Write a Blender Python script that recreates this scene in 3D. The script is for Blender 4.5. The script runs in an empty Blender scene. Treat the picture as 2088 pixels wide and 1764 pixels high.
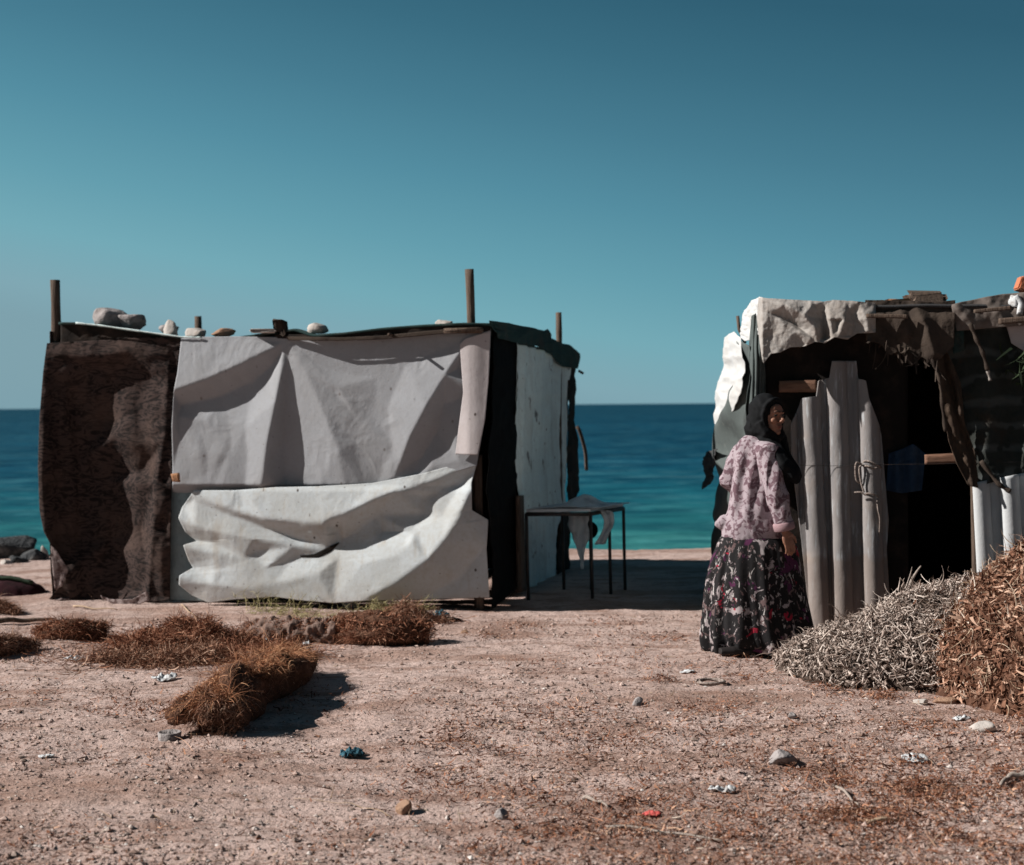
import bpy, math, random
import numpy as np
from mathutils import Matrix, Vector
rng = np.random.default_rng(7)
random.seed(7)
SC = bpy.context.scene
COL = SC.collection
R = math.radians

# ------------------------------------------------------------------ camera model (metres, camera looks along +Y)
CH = 1.57
F = 2900.0
PITCH = math.atan(56.5 / F)
ROLL = 0.0082
fw = np.array([0, math.cos(PITCH), -math.sin(PITCH)])
_R0 = np.array([1.0, 0, 0]); _U0 = np.array([0, math.sin(PITCH), math.cos(PITCH)])
rt = _R0 * math.cos(ROLL) - _U0 * math.sin(ROLL)
up = _U0 * math.cos(ROLL) + _R0 * math.sin(ROLL)
CAM = np.array([0, 0, CH])

def ray(px, py):
    px = np.asarray(px, float)[..., None]; py = np.asarray(py, float)[..., None]
    return fw * F + rt * (px - 1044) + up * (882 - py)
def P(px, py, Y):
    d = ray(px, py); return CAM + d * (np.asarray(Y, float)[..., None] / d[..., 1:2])
def G(px, py, z=0.0):
    d = ray(px, py); return CAM + d * ((z - CH) / d[..., 2:3])
class Plane:
    """a vertical (or any) plane: point + outward normal; U(px,py,h) = point seen at px,py pushed h metres outwards"""
    def __init__(s, p, n):
        s.p = np.array(p, float); n = np.array(n, float); s.n = n / np.linalg.norm(n)
    def U(s, px, py, h=0.0):
        d = ray(px, py); h = np.asarray(h, float)
        if abs(s.n[1]) > .7:      # facing the camera: meet the plane pushed out by h
            return CAM + d * (((s.p - CAM) @ s.n + h) / (d @ s.n))[..., None]
        t = ((s.p - CAM) @ s.n) / (d @ s.n)
        return CAM + d * t[..., None] + s.n * h[..., None]

# ------------------------------------------------------------------ noise
def _hash(xi, yi, zi, seed):
    h = (xi * 374761393 + yi * 668265263 + zi * 2147483647 + seed * 974634777) & 0xffffffff
    h = ((h ^ (h >> 13)) * 1274126177) & 0xffffffff
    return ((h ^ (h >> 16)) & 0xffffff) / float(0xffffff)
def vn(x, y, z=None, seed=0):
    x = np.asarray(x, float); y = np.asarray(y, float)
    z = np.zeros_like(x) if z is None else np.asarray(z, float)
    xi = np.floor(x).astype(np.int64); yi = np.floor(y).astype(np.int64); zi = np.floor(z).astype(np.int64)
    f = [a - b for a, b in ((x, xi), (y, yi), (z, zi))]
    f = [a * a * a * (a * (a * 6 - 15) + 10) for a in f]
    r = 0
    for i in (0, 1):
        for j in (0, 1):
            for k in (0, 1):
                w = (f[0] if i else 1 - f[0]) * (f[1] if j else 1 - f[1]) * (f[2] if k else 1 - f[2])
                r = r + w * _hash(xi + i, yi + j, zi + k, seed)
    return r * 2 - 1
def fbm(x, y, z=None, seed=0, o=4, g=.5):
    r = 0; a = 1.0; t = 0
    for i in range(o):
        r = r + a * vn(x * 2**i, y * 2**i, None if z is None else z * 2**i, seed + i * 17); t += a; a *= g
    return r / t
def ridged(x, y, seed=0, o=3):
    r = 0; a = 1.0; t = 0
    for i in range(o):
        r = r + a * (1 - 2 * np.abs(vn(x * 2**i, y * 2**i, None, seed + i * 31))); t += a; a *= .5
    return r / t
def sstep(a, b, x):
    t = np.clip((np.asarray(x, float) - a) / (b - a), 0, 1); return t * t * (3 - 2 * t)

# ------------------------------------------------------------------ materials
def lin(c):
    if isinstance(c, str):
        c = [int(c[i:i + 2], 16) / 255 for i in (0, 2, 4)]
        c = [x / 12.92 if x <= .04045 else ((x + .055) / 1.055) ** 2.4 for x in c]
    return tuple(c) + (1.0,)
def ramp(nt, fac, stops, interp='LINEAR'):
    n = nt.nodes.new('ShaderNodeValToRGB'); n.color_ramp.interpolation = interp
    e = n.color_ramp.elements
    while len(e) < len(stops): e.new(.5)
    for i, (p, c) in enumerate(stops):
        e[i].position = p; e[i].color = lin(c) if not isinstance(c, (int, float)) else (c, c, c, 1)
    nt.links.new(fac, n.inputs[0]); return n.outputs[0]
def tex(nt, kind, scale, stretch=(1, 1, 1), detail=4, seed=0.0, rough=.55, dist=0.0, feature='F1', rot=(0, 0, 0)):
    tc = nt.nodes.new('ShaderNodeTexCoord'); mp = nt.nodes.new('ShaderNodeMapping')
    mp.inputs['Scale'].default_value = stretch; mp.inputs['Location'].default_value = (seed, seed * 1.7, seed * .6)
    mp.inputs['Rotation'].default_value = rot
    nt.links.new(tc.outputs['Object'], mp.inputs[0])
    if kind == 'noise':
        n = nt.nodes.new('ShaderNodeTexNoise'); n.inputs['Scale'].default_value = scale
        n.inputs['Detail'].default_value = detail; n.inputs['Roughness'].default_value = rough
        n.inputs['Distortion'].default_value = dist; out = n.outputs[0]
    elif kind == 'voronoi':
        n = nt.nodes.new('ShaderNodeTexVoronoi'); n.inputs['Scale'].default_value = scale; n.feature = feature
        out = n.outputs['Distance']
    elif kind == 'vcolor':
        n = nt.nodes.new('ShaderNodeTexVoronoi'); n.inputs['Scale'].default_value = scale
        out = n.outputs['Color']
    elif kind == 'z':
        n = nt.nodes.new('ShaderNodeSeparateXYZ'); nz = nt.nodes.new('ShaderNodeTexNoise'); nz.inputs['Scale'].default_value = scale; nt.links.new(mp.outputs[0], nz.inputs['Vector'])
        ma = nt.nodes.new('ShaderNodeMath'); ma.operation = 'MULTIPLY_ADD'; nt.links.new(nz.outputs[0], ma.inputs[0]); ma.inputs[1].default_value = dist; nt.links.new(n.outputs[2], ma.inputs[2]); out = ma.outputs[0]
        nt.links.new(mp.outputs[0], n.inputs[0]); return out
    elif kind == 'wave':
        n = nt.nodes.new('ShaderNodeTexWave'); n.inputs['Scale'].default_value = scale
        n.inputs['Distortion'].default_value = dist; n.inputs['Detail'].default_value = detail; n.bands_direction = 'X'
        out = n.outputs[1]
    nt.links.new(mp.outputs[0], n.inputs['Vector']); return out
def mat(name, base, layers=(), rough=.9, bump=(), spec=.25, island=None, transl=None, sheen=0):
    m = bpy.data.materials.new(name); m.use_nodes = True; nt = m.node_tree
    b = nt.nodes['Principled BSDF']
    b.inputs['Roughness'].default_value = rough; b.inputs['Specular IOR Level'].default_value = spec
    if sheen:
        b.inputs['Sheen Weight'].default_value = sheen
    if island:
        g = nt.nodes.new('ShaderNodeNewGeometry'); cur = ramp(nt, g.outputs['Random Per Island'], island)
    else:
        n = nt.nodes.new('ShaderNodeRGB'); n.outputs[0].default_value = lin(base); cur = n.outputs[0]
    for L in layers:
        L = dict(L); lo, hi, c = L.pop('lo'), L.pop('hi'), L.pop('c'); k = L.pop('kind', 'noise'); mx = L.pop('max', 1.0)
        mode = L.pop('mode', 'MIX')
        t = tex(nt, k, **L)
        f = ramp(nt, t, [(0, 0), (1, 1)] if lo == hi else sorted([(lo, 0.0 if lo < hi else mx), (hi, mx if lo < hi else 0.0)]) if lo < hi else [(hi, mx), (lo, 0.0)])
        x = nt.nodes.new('ShaderNodeMix'); x.data_type = 'RGBA'; x.blend_type = mode
        nt.links.new(f, x.inputs[0]); nt.links.new(cur, x.inputs[6]); x.inputs[7].default_value = lin(c); cur = x.outputs[2]
    nt.links.new(cur, b.inputs['Base Color'])
    prev = None
    for bp in bump:
        bp = dict(bp); st, di = bp.pop('st'), bp.pop('d', .01); k = bp.pop('kind', 'noise')
        t = tex(nt, k, **bp); bn = nt.nodes.new('ShaderNodeBump')
        bn.inputs['Strength'].default_value = st; bn.inputs['Distance'].default_value = di
        nt.links.new(t, bn.inputs['Height'])
        if prev is not None: nt.links.new(prev, bn.inputs['Normal'])
        prev = bn.outputs[0]
    if prev is not None: nt.links.new(prev, b.inputs['Normal'])
    if transl:
        tr = nt.nodes.new('ShaderNodeBsdfTranslucent'); nt.links.new(cur, tr.inputs[0])
        mx = nt.nodes.new('ShaderNodeMixShader'); mx.inputs[0].default_value = transl
        nt.links.new(b.outputs[0], mx.inputs[1]); nt.links.new(tr.outputs[0], mx.inputs[2])
        nt.links.new(mx.outputs[0], nt.nodes['Material Output'].inputs[0])
    return m

FAB = dict(scale=900, st=.15, d=.001, detail=1)
def cloth(name, base, dirt, spot='3a2a22', rough=.85, extra=(), amt=.6, spots=True, fy=1, **k):
    L = [dict(scale=2.2, lo=.42, hi=.72, c=dirt, max=amt, detail=6, seed=random.random() * 9),
         dict(scale=14, lo=.52, hi=.78, c=dirt, max=amt * .8, detail=5, seed=random.random() * 9), dict(scale=40, lo=.46, hi=.70, c=dirt, max=amt * .55, detail=5, seed=random.random() * 9)]
    if spots:
        L += [dict(kind='voronoi', scale=11, lo=.10, hi=.04, c=spot, max=.55, seed=random.random() * 9, stretch=(1, fy, 1.4)),
              dict(kind='voronoi', scale=5.3, lo=.085, hi=.04, c=spot, max=.9, seed=random.random() * 9, stretch=(1.3, fy, 1)), dict(kind='voronoi', scale=3.1, lo=.05, hi=.02, c=spot, max=.9, seed=random.random() * 9, stretch=(2.2, fy, .8))]
    return mat(name, base, L + list(extra), rough, bump=[dict(scale=22, st=.22, d=.012, detail=6, rough=.65), dict(scale=70, st=.2, d=.006), dict(scale=420, st=.2, d=.002, detail=2)], **k)

M = {}
M['tarp_grey'] = cloth('grey_tarpaulin', (.355, .385, .43), (.26, .265, .275), amt=.6, fy=0, extra=[dict(kind='z', scale=3, dist=.5, lo=1.42, hi=1.05, c=(.30, .29, .29), max=.5)])
M['tarp_white'] = cloth('white_tarpaulin', (.50, .535, .555), (.38, .36, .32), amt=.55, fy=0, extra=[dict(kind='z', scale=5, dist=.3, lo=.36, hi=.12, c=(.34, .28, .24), max=.55), dict(scale=2.6, stretch=(6, 6, .5), lo=.58, hi=.72, c=(.40, .36, .31), max=.5, seed=5)])
M['tarp_teal'] = cloth('pale_teal_tarpaulin', (.70, .83, .83), (.45, .50, .50), amt=.45, extra=[dict(scale=9, stretch=(1, 1, .5), lo=.62, hi=.7, c=(.05, .04, .04), max=.8, seed=4), dict(scale=4, stretch=(3, 3, .3), lo=.5, hi=.75, c=(.48, .55, .55), max=.7, seed=8)])
M['inner'] = cloth('blue_grey_sheet', (.28, .36, .38), (.18, .2, .2), amt=.6)
M['flap'] = cloth('pinkish_tarpaulin', (.46, .42, .425), (.36, .31, .30), amt=.4, fy=0)
M['blanket'] = mat('brown_tiger_blanket', (.052, .036, .0325), [
    dict(scale=10, dist=3.5, detail=4, stretch=(.5, 1, 1.5), lo=.47, hi=.56, c=(.016, .0125, .012)),
    dict(scale=3, lo=.5, hi=.7, c=(.095, .062, .05), max=.5)], .95, bump=[dict(scale=60, st=.25, d=.01, stretch=(.6, 1, 2)), dict(scale=300, st=.3, d=.003)], spec=.1)
M['blanket_back'] = mat('pale_blanket_underside', (.32, .26, .25), [dict(scale=25, lo=.45, hi=.6, c=(.12, .08, .075)), ], .95, bump=[dict(scale=120, st=.4)], spec=.1)
M['black'] = mat('black_sheet', (.005, .005, .0055), [dict(scale=8, lo=.55, hi=.8, c=(.011, .010, .009))], .95, bump=[dict(scale=30, st=.3, d=.01)], spec=.06)
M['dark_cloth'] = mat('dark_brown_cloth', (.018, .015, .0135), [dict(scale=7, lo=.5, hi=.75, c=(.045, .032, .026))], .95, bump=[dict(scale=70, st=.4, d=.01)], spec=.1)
M['green_cloth'] = mat('dark_green_roof_felt', (.022, .045, .043), [dict(scale=6, lo=.5, hi=.75, c=(.05, .05, .045))], .9, bump=[dict(scale=60, st=.4, d=.01)], spec=.15)
M['brown_cloth'] = mat('brown_sacking', (.062, .047, .038), [dict(scale=6, lo=.45, hi=.7, c=(.028, .021, .018))], .95, bump=[dict(scale=70, st=.4, d=.01)], spec=.1)
M['wood'] = mat('weathered_wood', (.12, .085, .065), [dict(scale=9, stretch=(6, 6, .5), lo=.4, hi=.7, c=(.05, .035, .028)), dict(scale=40, stretch=(5, 5, .3), lo=.5, hi=.7, c=(.2, .155, .125), max=.7)], .9, bump=[dict(scale=40, stretch=(5, 5, .3), st=.5, d=.01)], spec=.15)
M['wood_orange'] = mat('raw_wood', (.42, .22, .12), [dict(scale=9, stretch=(.6, 6, 6), lo=.4, hi=.7, c=(.2, .1, .06))], .9, bump=[dict(scale=40, stretch=(.4, 5, 5), st=.5, d=.01)], spec=.15)
M['stone_grey'] = mat('rough_grey_stone', (.32, .29, .285), [dict(scale=9, lo=.45, hi=.7, c=(.13, .11, .105)), dict(scale=40, lo=.55, hi=.7, c=(.38, .35, .33), max=.6)], .95, bump=[dict(scale=18, st=.7, d=.03), dict(scale=90, st=.5, d=.008)], spec=.1)
M['stone_white'] = mat('pale_stone', (.44, .40, .37), [dict(scale=12, lo=.5, hi=.75, c=(.36, .29, .24))], .95, bump=[dict(scale=25, st=.5, d=.02)], spec=.1)
M['zinc'] = mat('grey_fibre_cement', (.255, .235, .23), [
    dict(scale=3.5, stretch=(5, 5, .45), lo=.48, hi=.72, c=(.16, .16, .17), max=.8), dict(scale=9, stretch=(4, 4, .6), lo=.565, hi=.68, c=(.44, .46, .48), max=.75, seed=3.1),
    dict(kind='z', scale=9, dist=.10, lo=.60, hi=.57, c=(.225, .185, .165), max=.75), dict(scale=5, lo=.55, hi=.75, c=(.30, .24, .20), max=.6, seed=7)], .85, bump=[dict(scale=45, st=.25, d=.008), dict(scale=260, st=.35, d=.003)], spec=.25)
M['zinc_white'] = mat('white_fibre_cement', (.50, .515, .525), [dict(scale=4, stretch=(5, 5, .5), lo=.5, hi=.75, c=(.42, .42, .43), max=.8)], .8, bump=[dict(scale=45, st=.25, d=.008)], spec=.25)
M['canopy'] = cloth('beige_canopy_canvas', (.37, .345, .325), (.20, .165, .14), amt=.8, spots=False)
M['canopy_dark'] = cloth('brown_canopy_canvas', (.17, .145, .13), (.09, .07, .06), amt=.7, spots=False)
M['canopy_white'] = cloth('white_canvas', (.52, .53, .535), (.45, .42, .38), amt=.5, spots=False)
M['grey_green'] = mat('grey_green_cloth', (.085, .10, .098), [dict(scale=5, lo=.5, hi=.75, c=(.05, .055, .055)), dict(scale=30, lo=.6, hi=.75, c=(.16, .17, .16), max=.5)], .95, bump=[dict(scale=80, st=.3, d=.008)], spec=.1)
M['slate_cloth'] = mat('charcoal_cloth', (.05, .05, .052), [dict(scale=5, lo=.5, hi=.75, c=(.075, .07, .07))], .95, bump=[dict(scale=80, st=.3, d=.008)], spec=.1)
M['curtain'] = mat('brown_curtain', (.085, .058, .042), [dict(scale=6, stretch=(4, 4, .5), lo=.45, hi=.7, c=(.05, .035, .028))], .9, bump=[dict(scale=60, stretch=(3, 3, .6), st=.4, d=.01)], spec=.15, transl=.15)
M['motif'] = mat('dark_patterned_rug', (.034, .037, .034), [
    dict(kind='wave', scale=1.9, stretch=(1, 0, 1), rot=(0, R(90), 0), lo=.60, hi=.95, c=(.075, .082, .08), dist=5.0, detail=2, max=.8),
    dict(kind='voronoi', scale=11, stretch=(1.2, 0, 1), lo=.40, hi=.28, c=(.03, .033, .03), max=.95), dict(scale=6, lo=.55, hi=.75, c=(.05, .035, .025), max=.8)], .98, bump=[dict(scale=120, st=.5, d=.006)], spec=.05)
M['rail'] = mat('brown_rail', (.22, .12, .08), [dict(scale=9, stretch=(.5, 6, 6), lo=.4, hi=.7, c=(.12, .065, .045))], .85, bump=[dict(scale=40, stretch=(.3, 5, 5), st=.4)], spec=.2)
M['blue'] = mat('navy_cloth', (.022, .045, .085), [dict(scale=5, lo=.5, hi=.7, c=(.035, .06, .1))], .85, bump=[dict(scale=20, st=.4, d=.02)], spec=.2)
M['metal'] = mat('dark_painted_steel', (.03, .027, .027), [dict(scale=20, lo=.55, hi=.7, c=(.09, .05, .035), max=.8)], .6, spec=.4)
M['plastic'] = mat('milky_plastic_sheet', (.66, .73, .77), [dict(scale=8, lo=.5, hi=.7, c=(.35, .38, .42))], .45, bump=[dict(scale=25, st=.5, d=.02)], spec=.4, transl=.35)
M['litter_white'] = mat('white_scrap', (.55, .565, .58), [dict(scale=25, lo=.45, hi=.65, c=(.33, .31, .30))], .7, bump=[dict(scale=60, st=.4)], spec=.3)
M['litter_blue'] = mat('teal_netting', (.05, .13, .17), [dict(scale=60, lo=.45, hi=.6, c=(.025, .07, .095))], .9, bump=[dict(scale=150, st=.6)], spec=.1)
M['rope'] = mat('twine', (.34, .28, .25), [dict(scale=90, lo=.45, hi=.6, c=(.2, .16, .14))], .95, bump=[dict(scale=160, st=.6)], spec=.1)
M['maroon'] = mat('maroon_rug', (.035, .012, .016), [dict(scale=9, lo=.5, hi=.7, c=(.02, .01, .012))], .95, bump=[dict(scale=80, st=.4)], spec=.1)
M['maroon_rim'] = mat('green_rug_border', (.05, .075, .05), [dict(kind='wave', scale=2.4, stretch=(0, 1, 0), lo=.5, hi=.6, c=(.28, .11, .12))], .95, bump=[dict(scale=80, st=.4)], spec=.1)
M['brick'] = mat('orange_brick', (.48, .17, .09), [dict(scale=15, lo=.5, hi=.7, c=(.3, .11, .07))], .95, bump=[dict(scale=60, st=.5)], spec=.1)
M['rock_dark'] = mat('dark_rock', (.05, .052, .055), [dict(scale=6, lo=.5, hi=.68, c=(.22, .21, .2), max=.8)], .95, bump=[dict(scale=14, st=.8, d=.05)], spec=.15)
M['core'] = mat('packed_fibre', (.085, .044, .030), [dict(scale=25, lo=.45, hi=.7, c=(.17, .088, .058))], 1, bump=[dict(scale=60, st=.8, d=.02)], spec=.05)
M['coir'] = mat('coconut_fibre', (0, 0, 0), rough=.95, spec=.08, island=[(0, (.075, .034, .022)), (.4, (.205, .100, .064)), (.75, (.37, .206, .14)), (1, (.55, .38, .285))])
M['coir_litter'] = mat('reddish_fibre_litter', (0, 0, 0), rough=.95, spec=.05, island=[(0, (.06, .025, .017)), (.45, (.19, .080, .047)), (.8, (.36, .17, .105)), (1, (.56, .36, .25))])
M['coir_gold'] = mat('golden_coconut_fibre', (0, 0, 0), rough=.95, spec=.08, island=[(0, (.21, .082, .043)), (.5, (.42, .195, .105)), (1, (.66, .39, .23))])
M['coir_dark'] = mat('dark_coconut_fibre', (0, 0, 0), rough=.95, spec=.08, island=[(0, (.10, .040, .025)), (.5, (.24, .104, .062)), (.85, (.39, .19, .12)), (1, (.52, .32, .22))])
M['sack'] = mat('old_sacking', (.21, .145, .122), [dict(scale=14, lo=.45, hi=.7, c=(.10, .065, .052))], .98, bump=[dict(scale=90, st=.5, d=.01)], spec=.05)
M['vine'] = mat('dry_grey_vine', (0, 0, 0), rough=.9, spec=.1, island=[(0, (.09, .064, .05)), (.3, (.27, .205, .175)), (.7, (.44, .36, .315)), (1, (.66, .57, .51))])
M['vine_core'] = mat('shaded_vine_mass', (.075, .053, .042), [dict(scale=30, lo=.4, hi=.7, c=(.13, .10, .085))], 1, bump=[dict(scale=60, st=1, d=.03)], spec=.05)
M['pebble'] = mat('gravel', (0, 0, 0), rough=.95, spec=.1, island=[(0, (.16, .12, .10)), (.5, (.33, .255, .22)), (.85, (.48, .40, .36)), (1, (.62, .58, .55))])
M['soil'] = mat('soil_crumb', (0, 0, 0), rough=1, spec=.05, island=[(0, (.20, .135, .11)), (.5, (.38, .27, .23)), (1, (.50, .385, .34))])
M['straw'] = mat('dry_straw', (0, 0, 0), rough=.9, spec=.12, island=[(0, (.20, .13, .085)), (.6, (.42, .31, .22)), (1, (.62, .54, .46))])
M['weed'] = mat('dry_weed_stems', (0, 0, 0), rough=.9, spec=.12, island=[(0, (.13, .11, .05)), (.6, (.34, .30, .14)), (1, (.52, .46, .28))])
M['green_dark'] = mat('dark_green_straw', (0, 0, 0), rough=.9, spec=.1, island=[(0, (.01, .016, .009)), (1, (.035, .05, .026))])
M['clod'] = mat('tan_clod', (.33, .21, .145), [dict(scale=30, lo=.45, hi=.7, c=(.2, .115, .08))], 1, bump=[dict(scale=60, st=.6, d=.01)], spec=.05)
M['green_plastic'] = mat('green_bag', (.03, .16, .05), [dict(scale=12, lo=.45, hi=.55, c=(.5, .5, .42)), dict(scale=7, lo=.6, hi=.66, c=(.42, .26, .03), seed=4)], .5, bump=[dict(scale=25, st=.5, d=.02)], spec=.4)
M['red'] = mat('red_scrap', (.55, .1, .09), rough=.6)
M['driftwood'] = mat('bleached_driftwood', (.38, .32, .28), [dict(scale=30, stretch=(1, 6, 6), lo=.45, hi=.7, c=(.2, .16, .14))], .95, bump=[dict(scale=60, stretch=(.5, 4, 4), st=.5)], spec=.1)
M['skin'] = mat('skin', (.28, .135, .088), [dict(scale=40, lo=.45, hi=.7, c=(.18, .08, .055), max=.6)], .55, bump=[dict(scale=180, st=.12, d=.002)], spec=.35)
M['eye'] = mat('eye_dark', (.012, .009, .008), rough=.25, spec=.5)
M['brow'] = mat('eyebrow', (.02, .014, .012), rough=.9)
M['lip'] = mat('lips', (.16, .055, .045), rough=.5)
M['scarf'] = mat('black_headscarf', (.0055, .006, .007), [dict(scale=9, lo=.5, hi=.8, c=(.009, .009, .010))], .85, bump=[dict(scale=30, st=.3, d=.01), dict(scale=250, st=.2, d=.002)], spec=.15)
M['blouse'] = mat('pink_floral_cotton', (.33, .275, .30), [
    dict(scale=30, lo=.5, hi=.75, c=(.31, .235, .255), max=.5),
    dict(scale=20, lo=.52, hi=.55, c=(.095, .048, .062), detail=5, dist=.7, seed=2.2, max=.85),
    dict(scale=36, lo=.56, hi=.60, c=(.125, .068, .085), detail=4, dist=.5, seed=5.5, max=.7),
    dict(scale=75, lo=.60, hi=.68, c=(.44, .35, .37), max=.55)], .9, bump=[dict(scale=28, st=.25, d=.012), dict(scale=400, st=.25, d=.002)], spec=.12)
M['cuff'] = mat('pink_cuff', (.33, .22, .235), [dict(scale=60, stretch=(1, 1, 8), lo=.45, hi=.65, c=(.26, .16, .175))], .9, bump=[dict(scale=100, stretch=(1, 1, 6), st=.4, d=.004)], spec=.1)
M['skirt'] = mat('black_floral_skirt', (.012, .011, .012), [
    dict(scale=13, stretch=(1, 1, .62), lo=.575, hi=.605, c=(.34, .29, .295), detail=4, dist=1.6, seed=1.3),
    dict(scale=22, stretch=(1, 1, .7), lo=.60, hi=.63, c=(.13, .085, .085), detail=3, dist=1.2, seed=6.3),
    dict(scale=8, lo=.605, hi=.625, c=(.075, .018, .055), detail=3, dist=.6, seed=8.1),
    dict(scale=9, lo=.64, hi=.66, c=(.30, .015, .035), detail=3, dist=.6, seed=3.9),
    dict(scale=30, stretch=(1, 1, .5), lo=.57, hi=.60, c=(.011, .01, .011), detail=3, dist=1.0, seed=4.6),
    dict(scale=16, stretch=(1, 1, .5), lo=.64, hi=.66, c=(.42, .39, .38), detail=4, dist=2.0, seed=9.7)], .85, bump=[dict(scale=40, st=.3, d=.01)], spec=.2)
M['shoe'] = mat('dark_slipper', (.02, .016, .016), rough=.7)

# ------------------------------------------------------------------ mesh building
BASE = {}
def tag(o, label=None, cat=None, group=None, kind=None):
    for k, v in (('label', label), ('category', cat), ('group', group), ('kind', kind)):
        if v: o[k] = v
    return o
def thing(name, base, label, cat, group=None):
    o = bpy.data.objects.new(name, None); COL.objects.link(o); o.location = [float(v) for v in base]; o.empty_display_size = .1
    BASE[o.name] = np.array(base, float); return tag(o, label, cat, group)
def mk(name, chunks, parent=None, base=None, smooth=True, solid=0.0, label=None, cat=None, group=None, kind=None):
    """chunks: list of (V, F, material); F = list/array of index tuples.  V in world metres."""
    Vs, Fs, mi, mats, off = [], [], [], [], 0
    for V, Fc, m in chunks:
        if m not in mats: mats.append(m)
        V = np.asarray(V, float).reshape(-1, 3); Vs.append(V)
        if isinstance(Fc, np.ndarray): Fc = (Fc + off).tolist()
        else: Fc = [[i + off for i in f] for f in Fc]
        Fs += Fc; mi += [mats.index(m)] * len(Fc); off += len(V)
    V = np.concatenate(Vs)
    b = BASE[parent.name] if parent is not None and parent.name in BASE else None
    if parent is None:
        b = np.array(base, float) if base is not None else np.array([*(V[:, :2].min(0) + V[:, :2].max(0)) / 2, V[:, 2].min()])
    if b is None: b = np.zeros(3)
    me = bpy.data.meshes.new(name); me.from_pydata((V - b).tolist(), [], Fs); me.validate()
    for m in mats: me.materials.append(m)
    if len(mats) > 1 and len(me.polygons) == len(mi): me.polygons.foreach_set('material_index', mi)
    if smooth: me.polygons.foreach_set('use_smooth', [True] * len(me.polygons))
    o = bpy.data.objects.new(name, me); COL.objects.link(o)
    if parent is None: o.location = [float(v) for v in b]
    else: o.parent = parent
    BASE[o.name] = b
    if solid:
        md = o.modifiers.new('thickness', 'SOLIDIFY'); md.thickness = solid; md.offset = -1
    return tag(o, label, cat, group, kind)

def gridF(nx, ny, wrap=False):
    i = np.arange(nx if wrap else nx - 1); j = np.arange(ny - 1)
    I, J = np.meshgrid(i, j); I = I.ravel(); J = J.ravel(); I2 = (I + 1) % nx
    return np.stack([J * nx + I, J * nx + I2, (J + 1) * nx + I2, (J + 1) * nx + I], 1)
def poly(pts, t):
    """polyline sampled at t in 0..1 (by arc length)"""
    pts = np.array(pts, float); d = np.r_[0, np.cumsum(np.linalg.norm(np.diff(pts, axis=0), axis=1))]
    d /= d[-1]; return np.stack([np.interp(t, d, pts[:, k]) for k in range(pts.shape[1])], -1)
def smoothpoly(pts, n=8):
    """Catmull-Rom through the points"""
    p = np.array(pts, float); p = np.vstack([2 * p[0] - p[1], p, 2 * p[-1] - p[-2]]); out = []
    for i in range(1, len(p) - 2):
        for t in np.linspace(0, 1, n, endpoint=False):
            out.append(.5 * (2 * p[i] + (p[i + 1] - p[i - 1]) * t + (2 * p[i - 1] - 5 * p[i] + 4 * p[i + 1] - p[i + 2]) * t**2 + (3 * p[i] - p[i - 1] - 3 * p[i + 1] + p[i + 2]) * t**3))
    out.append(p[-2]); return np.array(out)
def coons(top, bot, left=None, right=None, nx=40, ny=40):
    u = np.linspace(0, 1, nx); v = np.linspace(0, 1, ny)
    T = poly(top, u); B = poly(bot, u)
    Lf = poly(left, v) if left is not None else T[0] + (B[0] - T[0]) * v[:, None]
    Rg = poly(right, v) if right is not None else T[-1] + (B[-1] - T[-1]) * v[:, None]
    T[0] = Lf[0]; T[-1] = Rg[0]; B[0] = Lf[-1]; B[-1] = Rg[-1]
    U, V = np.meshgrid(u, v); U = U[..., None]; V = V[..., None]
    S = (1 - V) * T[None] + V * B[None] + (1 - U) * Lf[:, None] + U * Rg[:, None] \
        - ((1 - U) * (1 - V) * T[0] + U * (1 - V) * T[-1] + (1 - U) * V * B[0] + U * V * B[-1])
    return S[..., 0], S[..., 1]
def ridge(X, Y, pts, hs, wA, wB, p=1.3):
    """fold along a polyline. lines drawn left-to-right: wA above, wB below; drawn top-down: wA right, wB left"""
    pts = np.array(pts, float); seg = np.linalg.norm(np.diff(pts, axis=0), axis=1); cum = np.r_[0, np.cumsum(seg)] / seg.sum()
    best = np.full(X.shape, 1e9); sg = np.zeros(X.shape); tt = np.zeros(X.shape)
    for i in range(len(pts) - 1):
        d = pts[i + 1] - pts[i]; L2 = d @ d
        t = np.clip(((X - pts[i, 0]) * d[0] + (Y - pts[i, 1]) * d[1]) / L2, 0, 1)
        D = np.hypot(X - pts[i, 0] - t * d[0], Y - pts[i, 1] - t * d[1])
        c = d[0] * (Y - pts[i, 1]) - d[1] * (X - pts[i, 0]); m = D < best
        best = np.where(m, D, best); sg = np.where(m, c, sg); tt = np.where(m, cum[i] + t * (cum[i + 1] - cum[i]), tt)
    h = np.interp(tt, np.linspace(0, 1, len(hs)), hs); w = np.where(sg > 0, wB, wA)
    t = np.clip((np.sqrt(best * best + 9.0) - 3.0) / w, 0, 1)
    return h * (.8 * (1 - t) ** p + .2 * (1 - t) ** 2 * (1 + 2 * t))
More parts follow.
